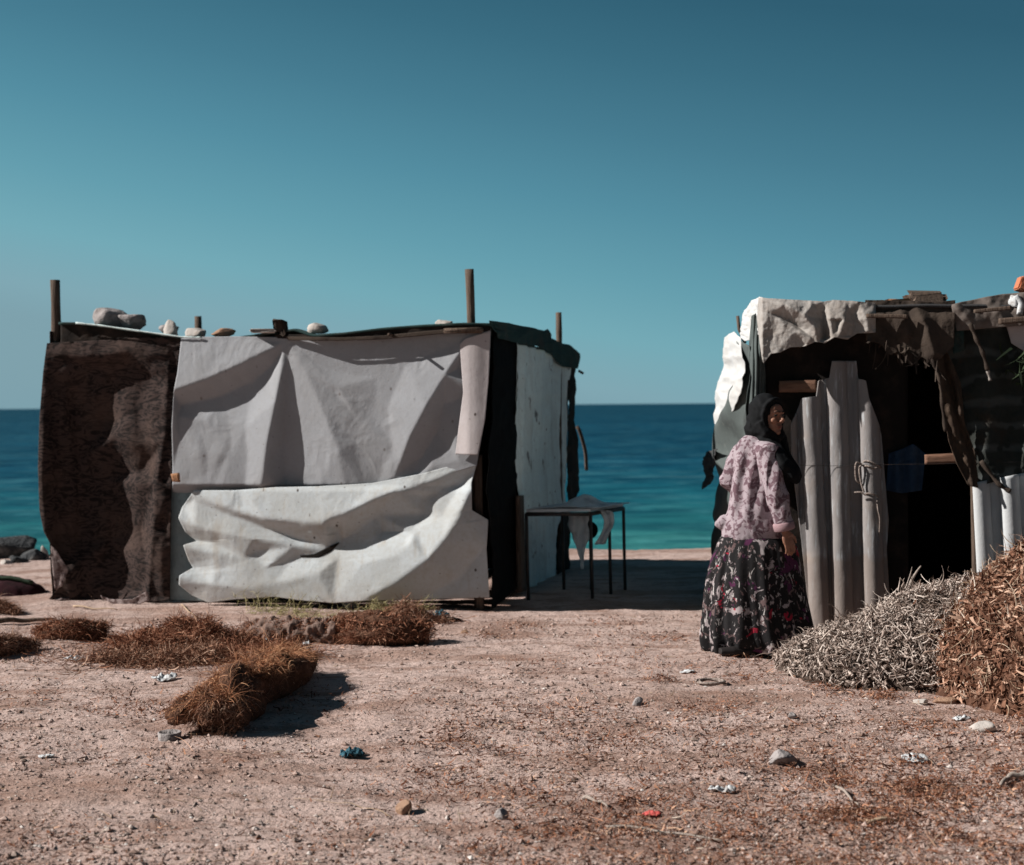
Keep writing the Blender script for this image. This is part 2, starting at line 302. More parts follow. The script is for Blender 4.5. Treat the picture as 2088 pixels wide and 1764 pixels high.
def tin(pts, creases, X, Y, blur=2):
    """taut cloth: heights (m) at control points, straight facets between them, folded along the crease lines"""
    from mathutils.geometry import delaunay_2d_cdt
    V, H, E, idx = [], [], [], {}
    def add(p):
        k = (round(p[0], 1), round(p[1], 1))
        if k not in idx: idx[k] = len(V); V.append(Vector((p[0], p[1]))); H.append(p[2])
        return idx[k]
    for p in pts: add(p)
    for c in creases:
        ii = [add(p) for p in c]; E += list(zip(ii[:-1], ii[1:]))
    vo, eo, fo, ov, oe, of_ = delaunay_2d_cdt(V, E, [], 0, 1e-4)
    hv = [H[o[0]] if o else None for o in ov]
    for i, h in enumerate(hv):
        if h is None: hv[i] = H[min(range(len(V)), key=lambda j: (V[j] - vo[i]).length)]
    Z = np.zeros(X.shape)
    for f in fo:
        (x0, y0), (x1, y1), (x2, y2) = [vo[i] for i in f[:3]]; D = (y1 - y2) * (x0 - x2) + (x2 - x1) * (y0 - y2)
        if abs(D) < 1e-9: continue
        a = ((y1 - y2) * (X - x2) + (x2 - x1) * (Y - y2)) / D; b = ((y2 - y0) * (X - x2) + (x0 - x2) * (Y - y2)) / D; c = 1 - a - b
        m = (a >= -1e-6) & (b >= -1e-6) & (c >= -1e-6); Z[m] = (a * hv[f[0]] + b * hv[f[1]] + c * hv[f[2]])[m]
    for _ in range(blur):
        Zp = np.pad(Z, 1, mode='edge'); Z = (Zp[:-2, 1:-1] + Zp[2:, 1:-1] + Zp[1:-1, :-2] + Zp[1:-1, 2:] + 4 * Zp[1:-1, 1:-1]) / 8
    return Z
def sheet(name, plane, top, bot, m, parent, left=None, right=None, nx=40, ny=40, h=0.0, solid=.004, **k):
    X, Y = coons(top, bot, left, right, nx, ny)
    H = h(X, Y) if callable(h) else np.full(X.shape, h)
    V = plane.U(X, Y, H)
    return mk(name, [(V.reshape(-1, 3), gridF(nx, ny), m)], parent, solid=solid, **k)
def boxc(c, s, rot=None, jit=0.0, bev=0.0):
    """bevelled box chunk (V,F): c centre, s full sizes, rot 3x3"""
    import bmesh
    bm = bmesh.new(); bmesh.ops.create_cube(bm, size=1)
    for v in bm.verts: v.co = Vector([v.co[i] * s[i] for i in range(3)])
    if bev: bmesh.ops.bevel(bm, geom=bm.edges[:], offset=bev, segments=2, affect='EDGES')
    V = np.array([v.co[:] for v in bm.verts]); bm.verts.index_update()
    Fc = [[v.index for v in f.verts] for f in bm.faces]; bm.free()
    if jit: V = V + rng.normal(0, jit, V.shape)
    if rot is not None: V = V @ np.array(rot).T
    return V + np.array(c), Fc
def tube(pts, rad, sides=8, cap=True, flat=None):
    """swept tube through pts with radius list; flat=(normal, factor) squashes along normal"""
    pts = np.array(pts, float); n = len(pts); rad = np.broadcast_to(np.array(rad, float), (n,))
    T = np.gradient(pts, axis=0); T /= np.linalg.norm(T, axis=1)[:, None] + 1e-12
    ref = np.array([0, 0, 1.0]) if abs(T[:, 2]).mean() < .8 else np.array([0, 1.0, 0])
    A = np.cross(T, ref); A /= np.linalg.norm(A, axis=1)[:, None] + 1e-12; Bv = np.cross(A, T)
    a = np.linspace(0, 2 * np.pi, sides, endpoint=False)
    D = A[:, None] * np.cos(a)[None, :, None] + Bv[:, None] * np.sin(a)[None, :, None]
    if flat is not None:
        nn = np.array(flat[0], float); nn /= np.linalg.norm(nn); D = D - nn * ((D @ nn) * (1 - flat[1]))[..., None]
    V = (pts[:, None] + D * rad[:, None, None]).reshape(-1, 3); Fc = gridF(sides, n, True).tolist()
    if cap: Fc += [list(range(sides))[::-1], list(range((n - 1) * sides, n * sides))]
    return V, Fc
def ell(c, r, rot=None, nu=20, nv=12):
    a = np.linspace(0, 2 * np.pi, nu, endpoint=False); b = np.linspace(-np.pi / 2, np.pi / 2, nv)
    Bm, A = np.meshgrid(b, a, indexing='ij')
    V = np.stack([np.cos(Bm) * np.cos(A), np.cos(Bm) * np.sin(A), np.sin(Bm)], -1).reshape(-1, 3) * np.array(r)
    if rot is not None: V = V @ np.array(rot).T
    return V + np.array(c), gridF(nu, nv, True)[:, ::-1].copy() if False else gridF(nu, nv, True)
def union(parts, voxel, smooth=4, f=.5):
    V, Fc, off = [], [], 0
    for v, fc in parts:
        V.append(np.asarray(v)); Fc += [[int(i) + off for i in q] for q in (fc.tolist() if isinstance(fc, np.ndarray) else fc)]; off += len(v)
    me = bpy.data.meshes.new('tmp'); me.from_pydata(np.concatenate(V).tolist(), [], Fc)
    o = bpy.data.objects.new('tmp', me); COL.objects.link(o)
    r = o.modifiers.new('r', 'REMESH'); r.mode = 'VOXEL'; r.voxel_size = voxel
    if smooth:
        s = o.modifiers.new('s', 'SMOOTH'); s.iterations = smooth; s.factor = f
    dg = bpy.context.evaluated_depsgraph_get(); e = o.evaluated_get(dg); m2 = e.to_mesh()
    n = len(m2.vertices); co = np.empty(n * 3); m2.vertices.foreach_get('co', co)
    Fo = [list(p.vertices) for p in m2.polygons]; e.to_mesh_clear()
    bpy.data.objects.remove(o); bpy.data.meshes.remove(me)
    return co.reshape(-1, 3), Fo
def strands(O, D, L, W, nseg=4, curl=.5, sides=0, droop=0.0, taper=True):
    """n ribbons (sides=0) or thin tubes. O,D (n,3); L,W (n,)"""
    n = len(O); D = D / (np.linalg.norm(D, axis=1)[:, None] + 1e-9); L = np.broadcast_to(L, (n,)); W = np.broadcast_to(W, (n,))
    ax = rng.normal(size=(n, 3)); ax /= np.linalg.norm(ax, axis=1)[:, None]
    ang = rng.normal(0, 1, n) * curl / nseg * 2
    pts = [O]; d = D.copy(); dirs = [d.copy()]
    for k in range(nseg):
        c = np.cos(ang)[:, None]; s = np.sin(ang)[:, None]
        d = d * c + np.cross(ax, d) * s + ax * ((ax * d).sum(1)[:, None]) * (1 - c)
        d[:, 2] -= droop / nseg; d /= np.linalg.norm(d, axis=1)[:, None]
        pts.append(pts[-1] + d * (L / nseg)[:, None]); dirs.append(d.copy())
    PT = np.stack(pts, 1); DR = np.stack(dirs, 1)
    side = np.cross(DR, rng.normal(size=(n, 1, 3))); side /= np.linalg.norm(side, axis=2)[..., None] + 1e-9
    side = side[:, :1] * .7 + side * .3
    tp = (1 - .75 * np.linspace(0, 1, nseg + 1)) if taper else np.ones(nseg + 1)
    w = (W[:, None] * tp[None])[..., None] * .5
    if not sides:
        V = np.stack([PT - side * w, PT + side * w], 2).reshape(-1, 3)
        b = np.arange(n)[:, None] * (2 * (nseg + 1)) + np.arange(nseg)[None] * 2
        Fc = np.stack([b, b + 1, b + 3, b + 2], -1).reshape(-1, 4)
    else:
        s2 = np.cross(DR, side); s2 /= np.linalg.norm(s2, axis=2)[..., None] + 1e-9
        a = np.linspace(0, 2 * np.pi, sides, endpoint=False)
        V = np.stack([PT + (side * math.cos(t) + s2 * math.sin(t)) * w for t in a], 2).reshape(-1, 3)
        b = (np.arange(n)[:, None, None] * (sides * (nseg + 1)) + np.arange(nseg)[None, :, None] * sides)
        q = np.arange(sides)[None, None]; q2 = (q + 1) % sides
        Fc = np.stack([b + q, b + q2, b + q2 + sides, b + q + sides], -1).reshape(-1, 4)
    return V, Fc
def rock(c, r, seed, rough=.25, flat=.0, nu=26, nv=16, facet=True):
    V, Fc = ell((0, 0, 0), (1, 1, 1), nu=nu, nv=nv)
    d = 1 + rough * fbm(V[:, 0] * 1.3 + seed, V[:, 1] * 1.3, V[:, 2] * 1.3, seed, 4)
    V = V * d[:, None]
    if facet:
        rr = np.random.default_rng(seed)
        for _ in range(12):
            n = rr.normal(size=3); n /= np.linalg.norm(n); k = rr.uniform(.5, .8)
            t = V @ n; V = V - np.where(t > k, (t - k) * .9, 0)[:, None] * n
    V = V * np.array(r); V[:, 2] = np.maximum(V[:, 2], -r[2] * .6)
    return V + np.array(c) + np.array([0, 0, r[2] * .42]), Fc

# ------------------------------------------------------------------ ground
def edge_y(x): return 15.35 + .035 * x + .12 * np.sin(x * .9) + .08 * np.sin(x * 2.3 + 1)
def gh(x, y, fine=True):
    x = np.asarray(x, float); y = np.asarray(y, float)
    h = .035 * fbm(x * .35, y * .35, None, 3, 3) + .012 * fbm(x * 1.7, y * 1.7, None, 9, 3) + .012 * fbm(x * 4.3, y * 4.3, None, 13, 2) * sstep(13, 9, y)
    if fine: h = h + .006 * fbm(x * 9, y * 9, None, 21, 3) + .004 * np.maximum(0, ridged(x * 16, y * 16, 5, 2))
    h = h * sstep(1, 3.5, y)
    e = edge_y(x); h = h - np.clip((y - e), 0, None) * .75
    return np.where(y > e - .01, np.maximum(h, -4.2), h)
def seg(*a): return np.concatenate([np.arange(s, e, d) for s, e, d in a])
gx = seg((-60, -9, 2.0), (-9, -4.4, .12), (-4.4, 4.4, .024), (4.4, 9, .12), (9, 60.1, 2.0))
gy = seg((-8, 3.6, .3), (3.6, 8, .022), (8, 12.5, .035), (12.5, 17, .08), (17, 24, .5))
GX, GY = np.meshgrid(gx, gy)
gm = bpy.data.materials.new('dry_sandy_soil'); gm.use_nodes = True
def ground_material(m):
    nt = m.node_tree; b = nt.nodes['Principled BSDF']; b.inputs['Roughness'].default_value = .97; b.inputs['Specular IOR Level'].default_value = .1
    base = ramp(nt, tex(nt, 'noise', .8, detail=6), [(.3, (.445, .328, .290)), (.7, (.53, .402, .360))])
    for k, sc, lo, hi, c, mx, st in (('noise', 1.1, .50, .64, (.30, .19, .15), .75, (.6, 1.5, 1)), ('noise', 2.6, .49, .63, (.26, .155, .118), .75, (.6, 1.4, 1)), ('noise', 13, .54, .66, (.22, .135, .105), .75, (.6, 1.5, 1)),
                                 ('noise', 55, .56, .68, (.14, .085, .065), .75, (.6, 1.4, 1)), ('noise', 85, .62, .7, (.56, .46, .41), .7, (1, 1, 1)),
                                 ('voronoi', 70, .25, .12, (.50, .41, .36), .55, (1, 1, 1))):
        t = tex(nt, k, sc, stretch=st, detail=5, seed=sc)
        f = ramp(nt, t, [(lo, 0.0), (hi, mx)] if lo < hi else [(hi, mx), (lo, 0.0)])
        x = nt.nodes.new('ShaderNodeMix'); x.data_type = 'RGBA'; nt.links.new(f, x.inputs[0]); nt.links.new(base, x.inputs[6]); x.inputs[7].default_value = lin(c); base = x.outputs[2]
    nt.links.new(base, b.inputs['Base Color']); prev = None
    for sc, st, d, kind in ((18, .6, .03, 'noise'), (60, .8, .012, 'noise'), (150, .7, .006, 'noise')):
        bn = nt.nodes.new('ShaderNodeBump'); bn.inputs['Strength'].default_value = st; bn.inputs['Distance'].default_value = d
        nt.links.new(tex(nt, kind, sc, detail=5), bn.inputs['Height'])
        if prev: nt.links.new(prev, bn.inputs['Normal'])
        prev = bn.outputs[0]
    nt.links.new(prev, b.inputs['Normal'])
ground_material(gm)
mk('ground', [(np.stack([GX, GY, gh(GX, GY)], -1).reshape(-1, 3), gridF(len(gx), len(gy)), gm)], base=(0, 0, 0), kind='structure')
def onG(px, py):
    """ground point seen at a pixel"""
    p = G(px, py); 
    for _ in range(4): p = G(px, py, gh(p[..., 0], p[..., 1], False))
    return p

# ------------------------------------------------------------------ sea
SEA = -3.0
sm = bpy.data.materials.new('sea_water'); sm.use_nodes = True
def sea_material(m):
    nt = m.node_tree; b = nt.nodes['Principled BSDF']; b.inputs['Roughness'].default_value = .5; b.inputs['Specular IOR Level'].default_value = .03
    tc = nt.nodes.new('ShaderNodeTexCoord'); sx = nt.nodes.new('ShaderNodeSeparateXYZ'); nt.links.new(tc.outputs['Object'], sx.inputs[0])
    dv = nt.nodes.new('ShaderNodeMath'); dv.operation = 'DIVIDE'; dv.inputs[0].default_value = 45; nt.links.new(sx.outputs[1], dv.inputs[1])
    n1 = tex(nt, 'noise', .05, stretch=(.4, 1, 1), detail=6, rough=.6)
    ad = nt.nodes.new('ShaderNodeMath'); ad.operation = 'MULTIPLY_ADD'; nt.links.new(n1, ad.inputs[0]); ad.inputs[1].default_value = .22; ad.inputs[2].default_value = -.11
    a2 = nt.nodes.new('ShaderNodeMath'); a2.operation = 'ADD'; nt.links.new(dv.outputs[0], a2.inputs[0]); nt.links.new(ad.outputs[0], a2.inputs[1])
    c = ramp(nt, a2.outputs[0], [(0, (.003, .042, .076)), (.12, (.003, .052, .094)), (.42, (.005, .070, .116)), (.66, (.010, .112, .146)), (.86, (.027, .165, .172)), (1, (.046, .215, .205))])
    f = ramp(nt, tex(nt, 'noise', .22, stretch=(.75, 1, 1), detail=9, rough=.7), [(.44, 0.0), (.56, 1.0)])
    x = nt.nodes.new('ShaderNodeMix'); x.data_type = 'RGBA'; x.blend_type = 'MULTIPLY'; nt.links.new(f, x.inputs[0]); nt.links.new(c, x.inputs[6]); x.inputs[7].default_value = (.40, .56, .64, 1)
    f2 = ramp(nt, tex(nt, 'noise', .40, stretch=(.7, 1, 1), detail=9, rough=.72, seed=40), [(.50, 0.0), (.62, 1.0)])
    y = nt.nodes.new('ShaderNodeMix'); y.data_type = 'RGBA'; y.blend_type = 'ADD'; nt.links.new(f2, y.inputs[0]); nt.links.new(x.outputs[2], y.inputs[6]); y.inputs[7].default_value = (.03, .07, .07, 1)
    nt.links.new(y.outputs[2], b.inputs['Base Color'])
    f3 = ramp(nt, tex(nt, 'noise', .035, stretch=(.25, 1, 1), detail=10, rough=.75, seed=11), [(.42, 0.0), (.62, .8)])
    y3 = nt.nodes.new('ShaderNodeMix'); y3.data_type = 'RGBA'; y3.blend_type = 'MULTIPLY'; nt.links.new(f3, y3.inputs[0]); nt.links.new(y.outputs[2], y3.inputs[6]); y3.inputs[7].default_value = (.3, .55, .62, 1)
    nt.links.new(y3.outputs[2], b.inputs['Base Color'])
    bn = nt.nodes.new('ShaderNodeBump'); bn.inputs['Strength'].default_value = .8; bn.inputs['Distance'].default_value = 1.0
    nt.links.new(tex(nt, 'noise', .5, stretch=(.25, 1, 1), detail=6), bn.inputs['Height']); nt.links.new(bn.outputs[0], b.inputs['Normal'])
sea_material(sm)
mk('sea', [(np.array([[-30000, 14, SEA], [30000, 14, SEA], [30000, 40000, SEA], [-30000, 40000, SEA]], float), [[0, 1, 2, 3]], sm)], base=(0, 0, SEA), smooth=False, kind='structure')

# ================================================================== LEFT SHACK
FL = np.array([-3.78, 11.6]); FR = np.array([-.18, 10.87]); uF = (FR - FL) / np.linalg.norm(FR - FL); nF = np.array([uF[1], -uF[0]])
BR = np.array([.45, 13.5]); BL = np.array([-3.15, 14.2])
FP = Plane([*FR, 0], [*nF, 0])
uS = (BR - FR) / np.linalg.norm(BR - FR); SP = Plane([*FR, 0], [uS[1], -uS[0], 0])
hut = thing('shack', [*(FL + BR) / 2, 0], 'grey and white tarpaulin shack with a brown blanket doorway', 'shack')
def crumple(X, Y, amp, sc=.012, seed=1):
    return amp * (.7 * fbm(X * sc, Y * sc, None, seed, 4) + .5 * ridged(X * sc * 1.7 + 9, Y * sc * 1.4, seed + 5, 3))
# ---- upper grey tarp
def wrinkle(X, Y, amp, seed):
    wx = X + 30 * fbm(X * .012, Y * .012, None, seed, 2); wy = Y + 30 * fbm(X * .012, Y * .012, None, seed + 1, 2)
    m = sstep(-.15, .45, fbm(X * .007, Y * .007, None, seed + 2, 2))
    return amp * m * (ridged(wx * .022, wy * .016, seed + 3, 3) + .5 * ridged(wx * .06, wy * .05, seed + 4, 2)) + .004 * fbm(X * .01, Y * .01, None, seed + 5, 3)
def h_up(X, Y):
    pts = [(340, 660, 0), (1020, 650, 0), (340, 1020, .01), (1010, 1020, 0), (370, 690, 0), (480, 688, 0), (640, 690, 0), (750, 688, 0), (860, 678, 0), (1001, 671, 0),
           (368, 826, -.035), (450, 808, -.05), (520, 775, -.05), (562, 738, -.03), (362, 850, .0), (365, 900, .015), (470, 864, -.004), (420, 858, .0), (400, 920, .022), (365, 990, .02), (450, 1000, .035), (470, 930, .028), (430, 960, .02), (505, 930, .028), (500, 1000, .03),
           (598, 770, .0),
           (684, 800, .012), (724, 900, .018), (746, 1000, .008), (640, 740, .004), (700, 760, .0), (760, 850, .008), (800, 905, .02), (770, 990, .0), (770, 770, .004), (830, 740, .008), (900, 715, .01), (790, 830, .012),
           (932, 752, .0), (905, 825, -.012), (890, 880, -.03), (862, 930, -.03), (925, 862, .0), (946, 742, .0), (880, 952, .004), (935, 940, .012), (975, 940, 0), (838, 988, .0), (960, 850, .01), (985, 800, .0)]
    cr = [[(350, 797, .062), (420, 772, .062), (480, 746, .055), (540, 716, .035), (580, 698, .0)],
          [(580, 698, .0), (574, 760, .034), (562, 820, .056), (546, 900, .080), (538, 960, .076), (530, 1005, .065)],
          [(584, 699, .0), (545, 790, -.004), (500, 872, .012)], [(588, 700, .0), (612, 850, .0), (628, 930, .0), (642, 1008, .0)], [(588, 730, -.006), (584, 800, -.016), (579, 900, -.036), (586, 1008, -.042)],
          [(590, 699, .0), (625, 762, .022), (657, 832, .036), (690, 920, .046), (706, 1005, .024)],
          [(594, 698, .0), (690, 790, .022), (735, 862, .02)],
          [(958, 690, .02), (908, 765, .062), (868, 830, .080), (836, 890, .068), (806, 970, .022)]]
    h = .055 + tin(pts, cr, X, Y, 6) + wrinkle(X, Y, .0028, 40)
    for q in ([(392, 872), (410, 935), (408, 988)], [(470, 885), (446, 930), (420, 990)], [(792, 850), (806, 872)], [(770, 915), (800, 940), (792, 985)], [(850, 955), (900, 925)]):
        h = h + ridge(X, Y, q, [.0, .007, .002], 12, 20, 1.0)
    return h - .08 * sstep(986, 1004, Y)
sheet('upper_tarpaulin', FP, [(370, 690), (400, 687), (480, 686), (580, 688), (640, 690), (720, 690), (800, 684), (880, 676), (960, 668), (1001, 671)],
      [(352, 1004), (450, 1006), (600, 1004), (760, 996), (880, 976), (972, 950)], M['tarp_grey'], hut,
      left=[(370, 690), (362, 760), (354, 800), (350, 870), (352, 940), (352, 1004)], right=[(1001, 671), (998, 750), (990, 850), (972, 950)], nx=300, ny=160, h=h_up)
# ---- lower white tarp
def h_lo(X, Y):
    pts = [(340, 980, .05), (1010, 910, .02), (330, 1250, .05), (1010, 1250, 0), (396, 1000, .06), (480, 1000, .075), (560, 994, .085), (650, 992, .085), (760, 985, .07), (860, 966, .055), (975, 935, .03),
           (600, 1098, .045), (700, 1100, .01), (780, 1084, .0), (862, 1050, .0), (940, 985, .0), (690, 1078, .02), (770, 1050, .01), (870, 1012, .005), (962, 962, .0),
           (440, 1108, .05), (520, 1124, .05), (600, 1138, .055), (394, 1100, .03), (374, 1113, .085), (384, 1140, .05), (395, 1158, .035), (366, 1176, .095), (392, 1214, .05), (372, 1034, .03), (364, 1057, .08),
           (450, 1160, .075), (540, 1160, .085), (450, 1205, .085), (560, 1190, .10), (650, 1170, .115), (740, 1150, .12), (820, 1120, .115), (425, 1229, .06), (560, 1217, .09), (680, 1230, .12),
           (992, 1110, .0), (940, 1175, .015), (862, 1222, .03), (998, 1218, .0), (980, 1040, .01), (690, 1135, .07)]
    cr = [[(385, 1006, .06), (460, 1036, .105), (540, 1059, .14), (620, 1066, .155), (662, 1066, .16), (700, 1050, .15), (760, 1020, .125), (810, 1000, .105), (880, 982, .075), (972, 942, .03)],
          [(398, 1018, .05), (470, 1047, .06), (545, 1077, .06), (600, 1094, .055), (668, 1115, .05)],
          [(362, 1056, .08), (400, 1074, .095), (450, 1086, .105), (520, 1100, .105), (600, 1113, .095), (668, 1120, .055)],
          [(668, 1129, .055), (760, 1110, .055), (840, 1086, .055), (900, 1056, .055), (958, 992, .045)],
          [(964, 985, .045), (935, 1052, .10), (905, 1100, .13), (870, 1142, .15), (805, 1190, .16), (735, 1228, .14)],
          [(500, 1030, .09), (512, 1018, .105), (540, 1004, .09)], [(372, 1115, .085), (440, 1128, .085), (500, 1138, .08)], [(364, 1180, .095), (430, 1192, .095), (500, 1200, .10)], [(820, 1128, .12), (838, 1104, .11), (850, 1085, .06)]]
    return .035 + tin(pts, cr, X, Y, 12) + wrinkle(X, Y, .0026, 60) - .02 * sstep(1004, 988, Y)
lx = sheet('lower_tarpaulin', FP, [(396, 1000), (480, 1000), (560, 994), (650, 992), (760, 985), (860, 966), (975, 935)],
      [(425, 1229), (480, 1222), (560, 1217), (610, 1224), (680, 1230), (760, 1224), (860, 1222), (998, 1218)], M['tarp_white'], hut,
      left=[(396, 1000), (372, 1034), (364, 1056), (378, 1084), (402, 1104), (374, 1112), (384, 1140), (394, 1158), (366, 1174), (365, 1192), (392, 1214), (425, 1229)],
      right=[(975, 935), (962, 985), (962, 1040), (996, 1060), (992, 1120), (998, 1218)], nx=300, ny=120, h=h_lo)
# torn slit in the lower tarp: a dark curled lip
sheet('torn_slit', FP, [(612, 1133), (640, 1130), (668, 1116), (690, 1106)], [(614, 1136), (650, 1137), (676, 1124), (692, 1108)], M['dark_cloth'], hut, nx=16, ny=5, h=lambda X, Y: h_lo(X, Y) + .008)
sheet('tarpaulin_strip', FP, [(938, 702), (950, 690), (1000, 674)], [(929, 926), (974, 928)], M['flap'], hut, left=[(938, 702), (945, 800), (936, 870), (929, 926)], right=[(1000, 674), (996, 780), (988, 860), (974, 928)], nx=40, ny=90,
      h=lambda X, Y: .085 + .022 * sstep(925, 960, X) - .018 * sstep(965, 1000, X) + .025 * sstep(760, 920, Y) * sstep(925, 960, X) + wrinkle(X, Y, .004, 77))
sheet('inner_sheet', FP, [(345, 985), (420, 985), (480, 1000)], [(345, 1224), (430, 1226), (480, 1220)], M['inner'], hut, nx=40, ny=60, h=lambda X, Y: -.03 + crumple(X, Y, .01, .02, 7))
sheet('corner_board', FP, [(966, 930), (984, 926)], [(974, 1246), (988, 1246)], M['wood'], hut, nx=6, ny=40, h=-.045, solid=.03)
# ---- brown blanket
def h_bl(X, Y):
    pts = [(60, 670, 0), (390, 670, .02), (60, 1240, .04), (390, 1240, .0), (100, 700, .02), (240, 692, .02), (372, 688, .02), (90, 760, .03), (78, 950, .06), (88, 1085, .06), (104, 1112, .05), (136, 1166, .02), (100, 1222, .04),
           (150, 800, -.09), (160, 950, -.14), (160, 1100, -.14), (170, 1222, -.08), (215, 860, -.15), (215, 980, -.16), (230, 1100, -.16), (245, 1222, -.09), (180, 748, -.04), (262, 744, -.035), (300, 764, -.045), (324, 792, -.03), (225, 780, -.10), (285, 800, -.06),
           (292, 960, -.11), (290, 1080, -.12), (284, 1200, -.09), (290, 928, -.05), (250, 930, -.11), (342, 910, .0), (336, 985, -.02), (332, 1080, -.02), (330, 1222, -.02), (352, 850, .0), (349, 1000, .02), (347, 1100, .02), (347, 1224, .02), (356, 760, .0)]
    cr = [[(94, 722, .03), (180, 727, .045), (262, 716, .055), (302, 738, .045), (338, 772, .02)], [(228, 800, -.10), (280, 845, -.06), (338, 850, .02)], [(230, 890, -.05), (290, 908, .0), (338, 893, .04)],
          [(346, 700, .02), (340, 800, .03), (333, 900, .04), (318, 985, .055), (311, 1080, .06), (304, 1170, .06), (302, 1224, .05)], [(94, 800, .05), (84, 950, .075), (92, 1085, .065)]]
    v = sstep(740, 860, Y)
    return .0 + tin(pts, cr, X, Y, 10) + crumple(X, Y, .012, .02, 24) + .012 * np.sin(X * .10 + 2.5 * fbm(X * .01, Y * .006, None, 4, 2)) * v + .004 * np.sin(Y * .16 + 3 * fbm(X * .03, Y * .02, None, 8, 2)) * sstep(290, 320, X)
sheet('blanket_curtain', FP, [(96, 700), (130, 698), (240, 692), (300, 687), (372, 688)], [(100, 1222), (160, 1224), (230, 1223), (300, 1228), (347, 1224)], M['blanket'], hut,
      left=[(96, 700), (88, 760), (81, 850), (78, 950), (81, 1040), (90, 1085), (104, 1112), (122, 1140), (136, 1166), (130, 1186), (112, 1206), (100, 1222)], right=[(372, 688), (358, 780), (353, 900), (350, 1000), (348, 1110), (347, 1224)], nx=140, ny=220, h=h_bl)
sheet('blanket_corner', FP, [(104, 1112), (112, 1118)], [(112, 1202), (126, 1196)], M['blanket_back'], hut, left=[(104, 1112), (106, 1150), (112, 1202)], right=[(112, 1118), (140, 1162), (126, 1196)], nx=14, ny=24, h=lambda X, Y: .085 - .03 * sstep(104, 140, X) + crumple(X, Y, .012, .06, 3))
sheet('blanket_hem', FP, [(205, 1214), (225, 1222), (270, 1222), (300, 1205)], [(208, 1220), (230, 1231), (285, 1232), (306, 1224)], M['blanket_back'], hut, nx=24, ny=8, h=lambda X, Y: .10 + crumple(X, Y, .02, .05, 3))
# ---- fascia, roof
sheet('fascia_cloth', FP, [(124, 660), (200, 664), (300, 676), (372, 688)], [(124, 702), (250, 696), (372, 696)], M['dark_cloth'], hut, nx=60, ny=12, h=lambda X, Y: .015 + crumple(X, Y, .012, .04, 5))
sheet('fascia_cloth', FP, [(560, 682), (640, 682), (700, 678), (790, 668), (870, 662), (1000, 660)], [(560, 690), (660, 692), (780, 690), (880, 682), (1000, 676)], M['dark_cloth'], hut, nx=80, ny=12, h=lambda X, Y: np.interp(X, [560, 650, 960, 1000], [.05, .12, .135, .08]) + crumple(X, Y, .006, .02, 6))
sheet('fascia_cloth', FP, [(580, 686), (700, 688), (785, 684), (850, 677), (950, 668)], [(590, 694), (700, 695), (785, 692), (850, 686), (950, 676)], M['brown_cloth'], hut, nx=50, ny=5, h=lambda X, Y: np.interp(X, [580, 650, 950], [.07, .135, .145]) + crumple(X, Y, .004, .02, 16))
# roof: rolling sheets from the front edge to the back edge
fe = np.array([(119, 657), (150, 657), (200, 662), (270, 672), (370, 686), (430, 688), (480, 687), (560, 676), (600, 670), (640, 683), (700, 678), (780, 668), (860, 662), (945, 658), (1006, 659)], float)
t = np.linspace(0, 1, 90); fp_ = poly(fe, t); A = FP.U(fp_[:, 0], fp_[:, 1], np.interp(fp_[:, 0], [100, 380, 560, 650, 960, 1006], [.06, .05, .05, .14, .16, .10]) + .02 * fbm(t * 30, t * 0, None, 3, 3))
Bk = np.stack([np.interp(t, [0, 1], [BL[0] - .1, BR[0] + .05]), np.interp(t, [0, 1], [BL[1] + .1, BR[1] + .1]), np.interp(t, [0, .5, 1], [2.26, 2.2, 2.08])], -1)
s = np.linspace(0, 1, 30)[:, None, None]; RV = A[None] * (1 - s) + Bk[None] * s
RV[..., 2] += .02 * fbm(RV[..., 0] * 2.5, RV[..., 1] * 2.5, None, 5, 3) * (s[..., 0] > 0) - .05 * np.sin(s[..., 0] * np.pi)
mk('roof_sheet', [(RV.reshape(-1, 3), gridF(90, 30), M['green_cloth'])], hut, solid=.018)
def roofz(x, y):
    d = (RV[..., 0] - x) ** 2 + (RV[..., 1] - y) ** 2; return RV[..., 2].ravel()[d.argmin()]
t2 = np.linspace(.04, .33, 40); e2 = poly(fe, t2); A2 = FP.U(e2[:, 0], e2[:, 1] + 1.0, .075)
mk('roof_trim', [(*tube(A2, .005 + .005 * rng.random(40), 6), M['tarp_teal'])], hut)
# ---- right side wall
sheet('black_side_sheet', SP, [(1000, 668), (1020, 675), (1048, 690)], [(996, 1243), (1042, 1206)], M['black'], hut, left=[(1000, 668), (998, 800), (990, 900), (986, 1000), (994, 1080), (998, 1160), (996, 1243)], right=[(1048, 690), (1047, 820), (1046, 920), (1048, 1000), (1050, 1100), (1042, 1206)], nx=30, ny=90, h=lambda X, Y: .02 + crumple(X, Y, .02, .02, 11))
sheet('teal_side_tarpaulin', SP, [(1043, 700), (1090, 712), (1130, 728), (1153, 742)], [(1052, 1207), (1090, 1192), (1126, 1176)], M['tarp_teal'], hut, left=[(1043, 700), (1044, 850), (1045, 950), (1050, 1050), (1052, 1207)], right=[(1153, 742), (1147, 900), (1148, 1010), (1128, 1090), (1126, 1176)], nx=70, ny=140, h=lambda X, Y: .03 + crumple(X, Y, .02, .02, 12) + .015 * np.sin(X * .35 + Y * .01))
sheet('back_corner_cloth', SP, [(1148, 738), (1164, 748)], [(1124, 1178), (1148, 1163)], M['dark_cloth'], hut, left=[(1148, 738), (1146, 900), (1146, 1020), (1124, 1110), (1124, 1178)], right=[(1164, 748), (1160, 850), (1168, 930), (1168, 1000), (1152, 1030), (1148, 1163)], nx=20, ny=90, h=lambda X, Y: .05 + crumple(X, Y, .03, .03, 13))
